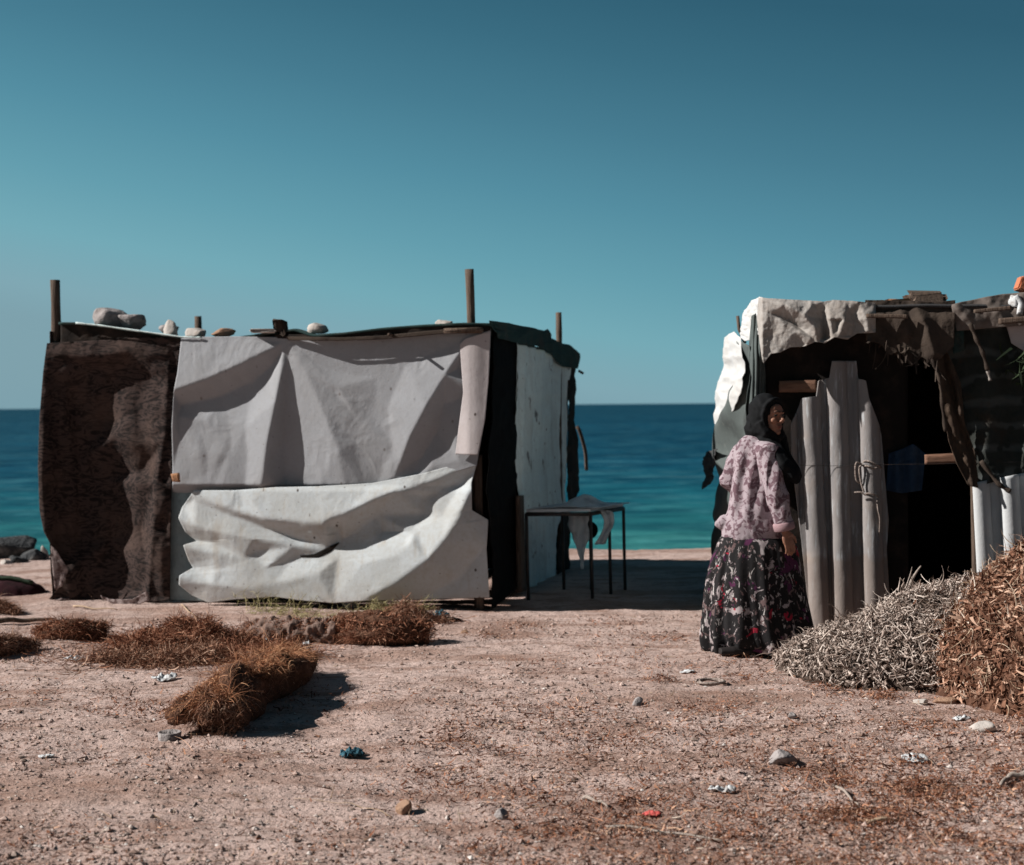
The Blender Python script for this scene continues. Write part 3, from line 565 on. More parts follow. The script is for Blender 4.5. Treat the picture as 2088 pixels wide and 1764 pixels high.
sheet('green_roof_drape', SP, [(976, 654), (1000, 656), (1040, 663), (1092, 675), (1101, 671), (1107, 690), (1128, 700), (1146, 703), (1166, 722)], [(1000, 690), (1045, 702), (1080, 706), (1112, 726), (1130, 748), (1162, 752)], M['green_cloth'], hut, nx=70, ny=24, h=lambda X, Y: .07 + crumple(X, Y, .03, .03, 15))
sheet('corner_stud', SP, [(1040, 1010), (1050, 1010)], [(1042, 1208), (1056, 1204)], M['wood'], hut, nx=4, ny=20, h=.045, solid=.03)
# back and left walls (unseen from the front, close the box)
def wall(name, a, b, z0, z1, m, parent, n=30, amp=.03, seed=0):
    U = np.linspace(0, 1, n)[None]; Vv = np.linspace(0, 1, n)[:, None]
    if not np.isscalar(z1): z1 = z1[0] + (z1[1] - z1[0]) * U
    X = a[0] + (b[0] - a[0]) * U + 0 * Vv; Y = a[1] + (b[1] - a[1]) * U + 0 * Vv; Z = z0 + (z1 - z0) * Vv + 0 * U
    d = np.array([b[1] - a[1], a[0] - b[0]]); d = d / np.linalg.norm(d); q = amp * fbm(X * 2 + Y, Z * 2, None, seed, 3)
    return mk(name, [(np.stack([X + d[0] * q, Y + d[1] * q, Z], -1).reshape(-1, 3), gridF(n, n), m)], parent, solid=.006)
wall('back_wall', BL, BR, 0, 2.12, M['dark_cloth'], hut, seed=4); wall('left_wall', BL, FL, 0, 2.2, M['blanket'], hut, seed=5)
# ---- posts
def post(px, ytop, Y, r, parent, m, ybot=None, lean=0.0, sides=7, name='post'):
    top = P(np.array(px), np.array(ytop), np.array(Y)); bx = top[0] + lean
    zs = np.linspace(0 if ybot is None else P(np.array(px), np.array(ybot), np.array(Y))[2], top[2], 14); tt = np.linspace(0, 1, 14)
    pts = np.stack([bx + (top[0] - bx) * tt + .006 * np.sin(tt * 9), np.full(14, Y) + .006 * np.cos(tt * 7), zs], -1)
    return mk(name, [(*tube(pts, r * (1 + .05 * rng.normal(size=14)), sides), m)], parent)
post(111, 571, 11.66, .040, hut, M['wood'], lean=-.0); post(957, 549, 10.98, .036, hut, M['wood'], lean=.05, sides=5)
post(1139, 637, 13.44, .030, hut, M['wood'], sides=5); post(403, 645, 14.15, .035, hut, M['wood'])
mk('post_brace', [(*boxc(FP.U(np.array(945.), np.array(673.), np.array(.13)), (.30, .05, .045), rot=[[uF[0], nF[0], 0], [uF[1], nF[1], 0], [0, 0, 1]], bev=.008, jit=.004), M['wood'])], hut)
pg0 = FP.U(np.array(802.), np.array(683.), np.array(.10)); mk('peg', [(*tube([pg0, pg0 + np.array([nF[0], nF[1], -.02]) * .12], .012, 6), M['wood'])], hut)
sheet('nailed_patch', FP, [(350, 966), (366, 964)], [(354, 982), (368, 983)], M['wood_orange'], hut, nx=5, ny=5, h=.13, solid=.02)
p0 = SP.U(np.array(1166.), np.array(880.), np.array(.08)); p1 = SP.U(np.array(1176.), np.array(958.), np.array(.10))
mk('hanging_stick', [(*tube(smoothpoly([p0 + [-.03, 0, .05], p0, (p0 + p1) / 2 + [.02, 0, 0], p1], 5), .018, 6), M['wood'])], hut)
p0 = SP.U(np.array(1161.), np.array(756.), np.array(.09)); mk('roof_peg', [(*tube([p0, p0 + [.05, 0, -.03]], .014, 6), M['wood'])], hut)
# ---- things lying on its roof
def on_roof(name, px, w, hgt, label, m, seed, Yoff=.15, kind='stone', flat=False, dz=0.0, group=None):
    i = np.abs(fe[:, 0] - px).argmin(); yy = np.interp(px, fe[:, 0], fe[:, 1]); p = FP.U(np.array(float(px)), np.array(yy), np.array(.0)) + np.array([uS[0], uS[1], 0]) * Yoff
    z = roofz(p[0], p[1]) + .012 + dz
    V, Fc = rock((p[0], p[1], z), (w * .62, w * .5, hgt * .72), seed, rough=.3)
    return mk(name, [(V, Fc, m)], label=label, cat=kind, group=group)
on_roof('stone', 212, .27, .175, 'large rough grey stone on the shack roof beside the left post', M['stone_grey'], 3, group='stones holding down the shack roof')
on_roof('stone', 250, .20, .16, 'rounded dark grey stone touching the large rough roof stone', M['stone_grey'], 8, group='stones holding down the shack roof')
on_roof('stone', 303, .16, .06, 'flat grey slab on the shack roof between grey and white stones', M['stone_grey'], 12, Yoff=.35, dz=.03, group='stones holding down the shack roof')
on_roof('stone', 331, .12, .12, 'pointed whitish stone on the shack roof above the blanket', M['stone_white'], 15, group='stones holding down the shack roof')
on_roof('stone', 384, .16, .09, 'round whitish stone in front of the short rear post on the roof', M['stone_white'], 18, group='stones holding down the shack roof')
on_roof('stone', 450, .17, .07, 'low pinkish brown stone on the roof edge above the grey tarp', M['clod'], 21, Yoff=.05, group='stones holding down the shack roof')
on_roof('stone', 648, .16, .075, 'oval white stone above the middle of the grey tarp', M['stone_white'], 25, Yoff=.02, group='stones holding down the shack roof')
on_roof('stone', 898, .15, .07, 'small white stone on the roof left of the tall right post', M['stone_white'], 29, Yoff=.1, group='stones holding down the shack roof')
q = FP.U(np.array(572.), np.array(674.), np.array(.05))
mk('wood_scrap', [(*boxc(q + [0, 0, .03], (.09, .08, .10), bev=.01, jit=.012), M['brown_cloth']), (*boxc(q + [-.13, 0, .0], (.2, .08, .03), bev=.005, jit=.008), M['stone_white'])], label='broken brown wood scrap on the roof above the tarp pleats', cat='wood scrap')

# ================================================================== TABLE beside the shack
TZ = .715
def TP(px, Y): p = P(np.array(float(px)), np.array(1000.), np.array(Y)); return np.array([p[0], p[1], 0.0])
tA, tB, tC = TP(1073, 11.45), TP(1204, 11.45), TP(1271, 12.02); tD = tA + tC - tB
table = thing('table', (tA + tC) / 2, 'dark steel framed table with a pale top against the shack side', 'table')
top = np.array([tA, tB, tC, tD]) + [0, 0, TZ]
tv = np.concatenate([top + [0, 0, .012], top - [0, 0, .012]])
mk('tabletop', [(tv, [[0, 1, 2, 3], [7, 6, 5, 4], [0, 4, 5, 1], [1, 5, 6, 2], [2, 6, 7, 3], [3, 7, 4, 0]], M['plastic'])], table, smooth=False)
fr = []
for a, b in ((0, 1), (1, 2), (2, 3), (3, 0)):
    fr.append((*tube([top[a] - [0, 0, .03], top[b] - [0, 0, .03]], .017, 6), M['metal']))
mk('frame', fr, table)
for p in (tA, tB, tC, tD, tB * .45 + tC * .55, tD * .55 + tC * .45):
    z0 = gh(p[0], p[1], False); mk('leg', [(*tube([[p[0], p[1], TZ - .03], [p[0] + .004, p[1], .35], [p[0] + .01, p[1], z0]], .0135, 8), M['metal'])], table)
# plastic on and under the table
ctr = top[0] * .35 + top[1] * .25 + top[2] * .4
U, V_ = np.meshgrid(np.linspace(-1, 1, 40), np.linspace(-1, 1, 30))
hz = .09 * np.exp(-((U - .05) / .38) ** 2 - (V_ / .6) ** 2) * (1 + .4 * fbm(U * 3, V_ * 3, None, 2, 3)) + .012 + .006 * fbm(U * 6, V_ * 6, None, 3, 3)
e1 = (tB - tA) * .55; e2_ = (tC - tB) * .42
VV = ctr + U[..., None] * e1 + V_[..., None] * e2_; VV[..., 2] = TZ + .014 + np.maximum(hz, .004)
mk('plastic_sheet', [(VV.reshape(-1, 3), gridF(40, 30), M['plastic'])], solid=.003, label='crumpled milky plastic sheet lying on the steel table', cat='plastic sheet')
def rag(name, px_pts, Y, w, m, label, cat, n=30, seed=0, thick=.004, group=None):
    """hanging twisted rag along pixel points at depth Y, width list in metres"""
    c = smoothpoly([list(P(np.array(float(a)), np.array(float(b)), np.array(Y))) for a, b in px_pts], 8); n = len(c); ww = np.interp(np.linspace(0, 1, n), np.linspace(0, 1, len(w)), w)
    U = np.linspace(-.5, .5, 12); X = c[:, None, 0] + U[None] * ww[:, None] ; Z = c[:, None, 2] + 0 * U[None]
    Yv = c[:, None, 1] + .35 * ww[:, None] * np.sin(U[None] * 9 + np.linspace(0, 3, n)[:, None]) * .5 + .02 * fbm(U[None] * 4 + 0 * Z, Z * 14, None, seed, 3)
    X = X + .02 * fbm(Z * 12, U[None] * 3 + 0 * Z, None, seed + 3, 3)
    return mk(name, [(np.stack([X, Yv, Z], -1).reshape(-1, 3), gridF(12, n), m)], solid=thick, label=label, cat=cat, group=group)
rag('plastic_rag', [(1214, 1040), (1236, 1044), (1240, 1066), (1232, 1090), (1222, 1110)], 11.62, [.10, .11, .07, .07, .09], M['plastic'], 'torn milky plastic rag dangling from the open end of the table', 'rag', seed=2)
rag('plastic_rag', [(1180, 1046), (1180, 1070), (1184, 1100), (1186, 1130), (1188, 1160)], 11.66, [.17, .16, .13, .035, .012], M['plastic'], 'long plastic rag with a thin tail under the table', 'rag', seed=5)
pc = P(np.array(1201.), np.array(1081.), np.array(11.75))
pan = thing('pan', pc, 'round blackened pan hanging at the table leg', 'pan')
mk('bowl', [(*ell(pc, (.075, .035, .075), nu=24, nv=14), M['black'])], pan); mk('handle', [(*tube([pc + [0, 0, .07], pc + [0, 0, .2]], .008, 6), M['metal'])], pan)

# ================================================================== RIGHT SHACK
RA = np.array([2.034, 9.575]); uR = np.array([math.cos(R(8)), -math.sin(R(8))]); nR = np.array([uR[1], -uR[0]])
RP = Plane([*RA, 0], [*nR, 0]); LW = Plane([1.70, 9.62, 0], [-1, .01, 0])
rc = RA - uR * .34; re = RA + uR * 2.06; bl = np.array([1.72, 11.9]); br = np.array([4.25, 11.5])
hr = thing('shack', [3.2, 10.5, 0], 'patched shack of fibre cement sheets, canvas and rugs', 'shack')
def h_zn(X, Y):
    c = np.interp(Y, [735, 1000, 1296], [0, 8, 16]); h = 0
    for c0, hh in ((1650, .055), (1704, .055), (1768, .055), (1600, .05)):
        cx = c0 + c + (6 if c0 == 1650 else 0) * sstep(900, 1200, Y)
        d = (X - cx) / 20.0; h = h + hh * np.clip(1 - d * d, 0, 1) ** .6
    return h + .006 * fbm(X * .03, Y * .01, None, 6, 3) + .02
sheet('fibre_cement_door', RP, [(1697, 736), (1746, 736)], [(1655, 1299), (1700, 1296), (1760, 1293), (1818, 1290)], M['zinc'], hr,
      left=[(1697, 736), (1692, 772), (1668, 776), (1664, 808), (1636, 812), (1612, 866), (1614, 940), (1634, 1104), (1655, 1299)], right=[(1746, 736), (1750, 772), (1766, 776), (1772, 813), (1789, 860), (1797, 886), (1806, 996), (1812, 1061), (1808, 1120), (1818, 1290)], nx=220, ny=160, h=h_zn, solid=.007)
# twine tied round the third ridge
def twine(pts, r=.006, name='twine'): return mk(name, [(*tube(smoothpoly(pts, 6), r, 6), M['rope'] if r > .002 else M['metal'])], hr)
def rp(px, py, h): return RP.U(np.array(float(px)), np.array(float(py)), np.array(h))
twine([rp(1757, 948, .03), rp(1764, 940, .075), rp(1776, 942, .09), rp(1792, 950, .075), rp(1797, 955, .04)]); twine([rp(1756, 953, .03), rp(1768, 950, .085), rp(1784, 955, .085), rp(1796, 948, .05)])
twine([rp(1757, 946, .05), rp(1746, 944, .08), rp(1744, 962, .08), rp(1746, 978, .07), rp(1752, 985, .06)]); twine([rp(1760, 948, .07), rp(1752, 955, .09), rp(1756, 985, .08), rp(1762, 1004, .08)])
twine([rp(1758, 1012, .03), rp(1770, 1006, .09), rp(1786, 1010, .08), rp(1795, 1016, .03)]); twine([rp(1742, 1004, .09), rp(1756, 1004, .1), rp(1764, 1010, .1)])
twine([rp(1788, 1016, .07), rp(1790, 1040, .09), rp(1794, 1060, .09), rp(1792, 1100, .06)], .004)
twine([rp(1590, 947, .08), rp(1700, 950, .085), rp(1770, 948, .1), rp(1900, 946, .06), rp(2000, 944, .05), rp(2140, 940, .05)], .0016)
wires = []
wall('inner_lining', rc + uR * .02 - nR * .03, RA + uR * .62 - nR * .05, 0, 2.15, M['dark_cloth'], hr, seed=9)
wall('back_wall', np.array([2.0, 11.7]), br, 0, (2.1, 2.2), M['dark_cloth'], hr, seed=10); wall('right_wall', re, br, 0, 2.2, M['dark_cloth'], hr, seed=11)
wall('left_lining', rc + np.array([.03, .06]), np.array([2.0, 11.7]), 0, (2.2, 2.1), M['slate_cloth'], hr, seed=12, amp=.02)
# roof
U, V_ = np.meshgrid(np.linspace(0, 1, 50), np.linspace(0, 1, 30)); cs = [np.array([*(rc + nR * .17 + uR * .03), 2.22]), np.array([*(re + nR * .17), 2.185]), np.array([2.0, 11.8, 2.1]), np.array([*br, 2.2])]
rv = (1 - V_)[..., None] * ((1 - U)[..., None] * cs[0] + U[..., None] * cs[1]) + V_[..., None] * ((1 - U)[..., None] * cs[2] + U[..., None] * cs[3]); rv[..., 2] += .015 * fbm(U * 6, V_ * 6, None, 3, 3)
mk('roof_sheet', [(rv.reshape(-1, 3), gridF(50, 30), M['slate_cloth'])], hr, solid=.02)
# canopy canvas over the front edge
def h_cp(X, Y):
    pts = [(1530, 590, .16), (1800, 595, .16), (1530, 760, .20), (1800, 690, .16), (1548, 607, .17), (1640, 612, .18), (1700, 612, .18), (1785, 617, .17), (1590, 648, .165), (1628, 668, .17), (1612, 656, .165),
           (1556, 740, .20), (1590, 716, .19), (1640, 704, .185), (1676, 655, .14), (1683, 692, .15), (1660, 620, .20), (1708, 655, .19), (1740, 655, .18), (1740, 684, .19), (1792, 645, .17), (1785, 672, .17), (1552, 680, .20), (1575, 690, .185)]
    cr = [[(1552, 611, .19), (1600, 621, .245), (1640, 643, .27), (1664, 672, .25)], [(1570, 638, .20), (1620, 669, .225), (1668, 699, .23)],
          [(1684, 620, .19), (1692, 650, .24), (1698, 690, .245)], [(1726, 618, .20), (1720, 650, .255), (1709, 688, .245)], [(1753, 619, .20), (1766, 650, .24), (1774, 674, .215)]]
    return (tin(pts, cr, X, Y, 7) + crumple(X, Y, .012, .03, 31) + .008 * ridged(X * .03 + Y * .01, Y * .02, 33, 3)) * sstep(1540, 1556, X)
sheet('canvas_canopy', RP, [(1548, 607), (1600, 611), (1640, 613), (1680, 615), (1700, 612), (1740, 614), (1785, 618)], [(1556, 742), (1572, 722), (1590, 719), (1612, 708), (1640, 707), (1662, 697), (1682, 700), (1702, 688), (1728, 692), (1748, 680), (1785, 678)], M['canopy'], hr,
      left=[(1548, 607), (1544, 650), (1550, 700), (1556, 740)], nx=150, ny=90, h=h_cp)
def h_br(X, Y):
    return .13 + .05 * sstep(620, 655, Y) + crumple(X, Y, .012, .02, 41) + ridge(X, Y, [(1870, 630), (1890, 670), (1906, 720)], [.03, .06, .05], 16, 24, 1.3) + ridge(X, Y, [(1840, 640), (1850, 680)], [.03, .04], 12, 20, 1.3)
sheet('brown_sacking', RP, [(1764, 612), (1800, 612), (1860, 614), (1905, 616), (1948, 612)], [(1766, 694), (1796, 702), (1815, 725), (1834, 716), (1858, 748), (1880, 728), (1905, 742), (1945, 706)], M['brown_cloth'], hr, nx=110, ny=60, h=h_br)
O = []; 
for i in range(44):
    x = random.uniform(1766, 1910); y = np.interp(x, [1766, 1796, 1870, 1910], [680, 690, 716, 724]); O.append(rp(x, y, .17 + random.uniform(-.03, .03)))
O = np.array(O); V, Fc = strands(O, np.tile([0.05, -.1, -1.0], (44, 1)) + rng.normal(0, .12, (44, 3)), rng.uniform(.06, .22, 44), rng.uniform(.008, .035, 44), 6, .6)
mk('frayed_fringe', [(V, Fc, M['brown_cloth'])], hr)
sheet('roof_batten', RP, [(1766, 640), (1850, 642)], [(1766, 648), (1850, 650)], M['wood'], hr, nx=20, ny=4, h=.225, solid=.03)
sheet('canvas_canopy', RP, [(1940, 622), (1960, 616), (2000, 608), (2040, 600), (2120, 594), (2300, 590)], [(1950, 675), (1985, 672), (2030, 668), (2120, 662), (2300, 650)], M['canopy_dark'], hr, nx=120, ny=30,
      h=lambda X, Y: .14 + crumple(X, Y, .018, .02, 51) + ridge(X, Y, [(2010, 612), (2040, 640), (2060, 660)], [.03, .05, .02], 24, 24) + ridge(X, Y, [(2090, 600), (2080, 630), (2085, 655)], [.03, .04, .02], 24, 24) + ridge(X, Y, [(1950, 625), (1975, 650), (1990, 665)], [.04, .05, .02], 20, 20))
sheet('roof_batten', RP, [(1985, 632), (2060, 624)], [(1985, 639), (2060, 632)], M['wood'], hr, nx=20, ny=4, h=.225, solid=.03)
sheet('roof_batten', RP, [(2035, 650), (2150, 640)], [(2035, 662), (2150, 654)], M['wood'], hr, nx=20, ny=4, h=.225, solid=.04)
sheet('patterned_rug', RP, [(1900, 655), (2000, 652), (2110, 648), (2300, 645)], [(1984, 994), (2020, 985), (2050, 972), (2110, 962), (2300, 960)], M['motif'], hr,
      left=[(1900, 655), (1912, 740), (1930, 850), (1950, 930), (1984, 994)], nx=120, ny=100, h=lambda X, Y: .04 + crumple(X, Y, .02, .02, 61) + .03 * np.sin(X * .06))
sheet('brown_curtain', RP, [(1898, 690), (1925, 700)], [(1974, 990), (1996, 996)], M['curtain'], hr, left=[(1898, 690), (1912, 770), (1924, 840), (1934, 900), (1950, 945), (1974, 990)], right=[(1925, 700), (1958, 780), (1966, 860), (1988, 920), (1996, 996)], nx=40, ny=110,
      h=lambda X, Y: .08 + .02 * np.sin((X - np.interp(Y, [690, 840, 990], [1900, 1926, 1978])) * .22 + 1.5 * vn(X * .03, Y * .012)) + .05 * sstep(22, 0, X - np.interp(Y, [690, 770, 840, 900, 945, 990], [1898, 1912, 1924, 1934, 1950, 1974])) + crumple(X, Y, .03, .02, 71))
def twist(pts, r, m, name='twisted_cloth'):
    c = smoothpoly(pts, 8); n = len(c); return mk(name, [(*tube(c, r * (1 + .25 * np.sin(np.arange(n) * .9)), 8), m)], hr)
twist([rp(1894, 690, .2), rp(1902, 735, .2), rp(1916, 775, .19), rp(1922, 830, .17), rp(1928, 880, .15)], .012, M['brown_cloth'])
twist([rp(1978, 660, .2), rp(1990, 690, .2), rp(2004, 720, .19), rp(2014, 755, .17)], .013, M['brown_cloth']); twist([rp(2013, 752, .17), rp(2019, 776, .16)], .010, M['canopy'])
twist([rp(2000, 940, .1), rp(2035, 985, .1), rp(2060, 1002, .1)], .014, M['brown_cloth'])
sheet('green_patch', RP, [(1938, 665), (1965, 660)], [(1944, 722), (1966, 716)], M['green_cloth'], hr, nx=12, ny=14, h=lambda X, Y: .12 + crumple(X, Y, .03, .05, 3))
sheet('grey_patch', RP, [(2052, 664), (2110, 652)], [(2062, 700), (2110, 730)], M['flap'], hr, nx=14, ny=14, h=lambda X, Y: .075 + crumple(X, Y, .01, .05, 3))
mk('lashing', [(V_2, F_2, M['green_dark']) for V_2, F_2 in [strands(np.tile(rp(2095, 740, .12), (60, 1)) + rng.normal(0, .06, (60, 3)), rng.normal(0, 1, (60, 3)) + [0, 0, -1], rng.uniform(.08, .2, 60), .02, 5, 1.0)]], hr)
def h_wz(X, Y):
    h = 0
    for c0 in (1998, 2058, 2118, 2180, 2240):
        d = (X - c0 - .05 * (Y - 990)) / 19; h = h + .055 * np.clip(1 - d * d, 0, 1) ** .6
    return h + .03
sheet('white_fibre_cement_sheet', RP, [(1984, 985), (2110, 960), (2300, 955)], [(2000, 1300), (2120, 1320), (2300, 1330)], M['zinc_white'], hr, nx=200, ny=50, h=h_wz, solid=.007)
sheet('door_stud', RP, [(1978, 975), (1994, 975)], [(1984, 1300), (1998, 1300)], M['wood'], hr, nx=4, ny=20, h=.02, solid=.05)
sheet('rail', RP, [(1885, 927), (1984, 922)], [(1885, 947), (1984, 944)], M['rail'], hr, nx=20, ny=4, h=.01, solid=.04)
sheet('lintel', RP, [(1588, 777), (1664, 775)], [(1588, 800), (1664, 800)], M['rail'], hr, nx=20, ny=4, h=.0, solid=.04)
# left side sheets
sheet('white_side_canvas', LW, [(1497, 688), (1515, 676), (1533, 690)], [(1480, 888), (1492, 868)], M['canopy_white'], hr, left=[(1497, 688), (1490, 740), (1481, 790), (1474, 815), (1473, 850), (1480, 888)], right=[(1533, 690), (1536, 740), (1532, 795), (1514, 835), (1492, 868)], nx=40, ny=70, h=lambda X, Y: .06 + crumple(X, Y, .03, .02, 81))
def corner_canvas():
    # wraps round the front-left roof corner: a swept bundle of canvas
    X, Y = coons([(1516, 640), (1530, 614), (1549, 605), (1562, 612)], [(1506, 690), (1520, 696), (1540, 690), (1553, 672)], [(1516, 640), (1514, 668), (1506, 690)], None, 40, 40)
    d = P(X, Y, 9.62 + 1.2 * (1556 - X) / 50 * .55 - .16 * np.exp(-((X - 1545) / 16) ** 2))
    d[..., 0] += .02 * ridged(X * .06, Y * .05, 4, 3); d[..., 1] += .05 * fbm(X * .05, Y * .05, None, 7, 3)
    mk('corner_canvas', [(d.reshape(-1, 3), gridF(40, 40), M['canopy_white'])], hr, solid=.006)
corner_canvas()
sheet('grey_green_drape', LW, [(1524, 690), (1540, 700), (1556, 705)], [(1500, 1240), (1530, 1270), (1556, 1296)], M['grey_green'], hr, left=[(1524, 690), (1522, 770), (1494, 830), (1474, 895), (1478, 950), (1470, 1010), (1476, 1060), (1482, 1120), (1486, 1240)], nx=70, ny=120,
      h=lambda X, Y: .05 + .07 * np.sin((X - 1470) * .13 + Y * .012 + 1.5 * vn(X * .03, Y * .01)) * sstep(700, 800, Y) + .07 * fbm(X * .03, Y * .01, None, 91, 3))
sheet('charcoal_drape', RP, [(1532, 645), (1545, 636), (1560, 645)], [(1536, 1010), (1550, 1004), (1566, 990)], M['grey_green'], hr, left=[(1532, 645), (1526, 730), (1534, 770), (1528, 830), (1538, 900), (1536, 1010)], right=[(1560, 645), (1556, 720), (1562, 780), (1558, 860), (1570, 920), (1566, 990)], nx=40, ny=110,
      h=lambda X, Y: -.06 + .185 * np.sin(np.clip((X - 1522 - 4 * np.sin(Y * .03)) / 44, 0, 1) * np.pi) ** .7 + .014 * np.sin(X * .8 + Y * .015 + 2 * vn(X * .02, Y * .02)) + .02 * fbm(X * .02, Y * .012, None, 92, 2) - .11 * sstep(735, 668, Y))
rag_pts = [(1480, 925), (1476, 950), (1470, 975), (1464, 1000)]
c = smoothpoly([list(LW.U(np.array(float(a)), np.array(float(b)), np.array(.10))) for a, b in rag_pts], 6)
sheet('torn_tatter', LW, [(1474, 920), (1500, 915)], [(1463, 998), (1480, 985)], M['slate_cloth'], hr, left=[(1474, 920), (1464, 945), (1468, 965), (1463, 998)], nx=16, ny=24, h=lambda X, Y: .12 + crumple(X, Y, .04, .05, 3))
p0 = LW.U(np.array(1521.), np.array(644.), np.array(.06)); mk('roof_stick', [(*tube([p0, p0 + [.01, .0, -.10], p0 + [.05, -.02, -.2]], .012, 6), M['wood'])], hr)
# things on and in the right shack
b0 = rp(1890, 623, .0)
log = thing('wood_block', b0, 'short split wood block with a raw orange end lying on the patched roof', 'wood block')
V, Fc = boxc(b0 + [.02, .1, .05], (.26, .16, .10), bev=.025, jit=.012); mk('block', [(V, Fc, M['wood'])], log, smooth=False)
V, Fc = boxc(b0 + [-.17, .1, .025], (.16, .13, .055), bev=.02, jit=.01); mk('raw_end', [(V, Fc, M['wood_orange'])], log, smooth=False)
b1 = rp(2108, 598, .0); mk('brick', [(*boxc(b1 + [.06, .15, .04], (.24, .11, .09), rot=Matrix.Rotation(.35, 3, 'Y'), bev=.008, jit=.002), M['brick'])], label='orange brick on the patched roof at the right edge of the photo', cat='brick', smooth=False)
b2 = rp(2068, 604, .16); V, Fc = rock(b2 + np.array([0, 0, -.06]), (.05, .04, .06), 77, rough=.7); V2, F2 = tube(smoothpoly([b2 + [.0, -.02, .0], b2 + [.03, -.03, -.05], b2 + [.02, -.04, -.12]], 5), .02, 8)
mk('plastic_bag', [(V, Fc, M['litter_white']), (V2, F2, M['litter_white'])], label='knotted white plastic bag on the roof edge beside the brick', cat='plastic bag')
sheet('cloth', RP, [(1812, 925), (1840, 915), (1862, 905), (1888, 925)], [(1806, 1000), (1840, 1006), (1880, 1000)], M['blue'], None, nx=40, ny=40, h=lambda X, Y: -.02 + .02 * np.sin(X * .2) + crumple(X, Y, .02, .03, 3), label='navy blue cloth hanging in the dark doorway of the patched shack', cat='cloth')

# ================================================================== fibre bundles on the ground
def dome(cx, cy, rx, ry, H, n=46, amp=.2, seed=0, hf=None, ang=0.0):
    """mound mesh; returns V, F, sampler(k)->points, normals"""
    ca, sa = math.cos(ang), math.sin(ang)
    def hh(x, y):
        dx, dy = x - cx, y - cy; a, b = dx * ca + dy * sa, -dx * sa + dy * ca
        r2 = (a / rx) ** 2 + (b / ry) ** 2
        r2 = r2 * (1 + amp * fbm(x * 2.2 / max(rx, ry), y * 2.2 / max(rx, ry), None, seed, 3))
        k = np.clip(1 - r2, 0, 1) ** .55 * H
        if hf is not None: k = k * hf(x, y)
        return k * (1 + amp * .8 * fbm(x * 7 / rx, y * 7 / rx, None, seed + 3, 3))
    m = max(rx, ry) * 1.15
    X, Y = np.meshgrid(np.linspace(cx - m, cx + m, n), np.linspace(cy - m, cy + m, n)); Z = gh(X, Y, False) + hh(X, Y) - .012
    def sample(k):
        x = rng.uniform(cx - m, cx + m, k * 26); y = rng.uniform(cy - m, cy + m, k * 26); z = hh(x, y)
        sl = np.sqrt(1 + ((hh(x + .02, y) - z) / .02) ** 2 + ((hh(x, y + .02) - z) / .02) ** 2); ok = (z > .008) & (rng.random(len(x)) < np.minimum(sl, 9) / 9); x, y = x[ok][:k], y[ok][:k]
        e = .03; nx_ = -(hh(x + e, y) - hh(x - e, y)) / (2 * e); ny_ = -(hh(x, y + e) - hh(x, y - e)) / (2 * e)
        N = np.stack([nx_, ny_, np.ones_like(nx_)], -1); N /= np.linalg.norm(N, axis=1)[:, None]
        # steeper faces hold more pieces
        return np.stack([x, y, gh(x, y, False) + hh(x, y)], -1), N
    return np.stack([X, Y, Z], -1).reshape(-1, 3), gridF(n, n), sample, hh
def tang(N, up_=.3):
    t = rng.normal(size=N.shape); t -= N * (t * N).sum(1)[:, None]; t /= np.linalg.norm(t, axis=1)[:, None]
    return t + N * rng.uniform(-.1, up_, len(N))[:, None]
# grey vine pile
V0, F0, smp, hv = dome(2.38, 8.18, .80, .58, .50, 60, .18, 4, hf=lambda x, y: .58 + .50 * sstep(1.8, 2.75, x))
pts, N = smp(9000); a, b = strands(pts + N * rng.uniform(-.02, .045, len(pts))[:, None], tang(N, .6), rng.uniform(.025, .085, len(pts)), np.exp(rng.normal(-4.7, .4, len(pts))), 5, 2.9, sides=4)
pts2, N2 = smp(380); a2_, b2_ = strands(pts2 + N2 * .015, tang(N2, .4), rng.uniform(.08, .24, len(pts2)), rng.uniform(.006, .013, len(pts2)), 8, rng.choice([1.2, 2.6], len(pts2)), sides=4)
pts5, N5 = smp(2200); kk = rng.random(len(pts5)) < sstep(2.2, 2.9, pts5[:, 0]); a5, b5 = strands(pts5[kk] + N5[kk] * .015, tang(N5[kk], .6), rng.uniform(.03, .09, kk.sum()), rng.uniform(.005, .014, kk.sum()), 4, 1.8)
pts3, N3 = smp(2500); a3, b3 = strands(pts3 + N3 * rng.uniform(-.01, .02, len(pts3))[:, None], tang(N3, .6), rng.uniform(.02, .06, len(pts3)), rng.uniform(.008, .02, len(pts3)), 3, 1.5)
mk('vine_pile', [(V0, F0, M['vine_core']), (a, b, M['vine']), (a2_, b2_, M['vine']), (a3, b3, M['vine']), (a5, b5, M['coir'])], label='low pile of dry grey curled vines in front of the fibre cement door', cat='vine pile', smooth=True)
# brown husk pile
V0, F0, smp, hb = dome(3.72, 7.75, 1.42, 1.2, .98, 80, .10, 14)
pts, N = smp(22000); kk = pts[:, 0] < 3.7; pts, N = pts[kk], N[kk]
a, b = strands(pts + N * rng.uniform(-.02, .03, len(pts))[:, None], tang(N, .8), rng.uniform(.025, .08, len(pts)), rng.uniform(.008, .024, len(pts)), 4, 1.6)
pts2, N2 = smp(7000); kk = pts2[:, 0] < 3.7; pts2, N2 = pts2[kk], N2[kk]; a2_, b2_ = strands(pts2, tang(N2, .8), rng.uniform(.06, .16, len(pts2)), rng.uniform(.003, .007, len(pts2)), 6, 1.6, sides=3)
pts3, N3 = smp(1500); a3, b3 = strands(pts3, tang(N3, .8), rng.uniform(.06, .18, len(pts3)), rng.uniform(.006, .011, len(pts3)), 6, 2.0, sides=4)
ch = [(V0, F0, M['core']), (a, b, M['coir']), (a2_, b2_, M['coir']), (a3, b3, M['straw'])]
pts4, N4 = smp(45)
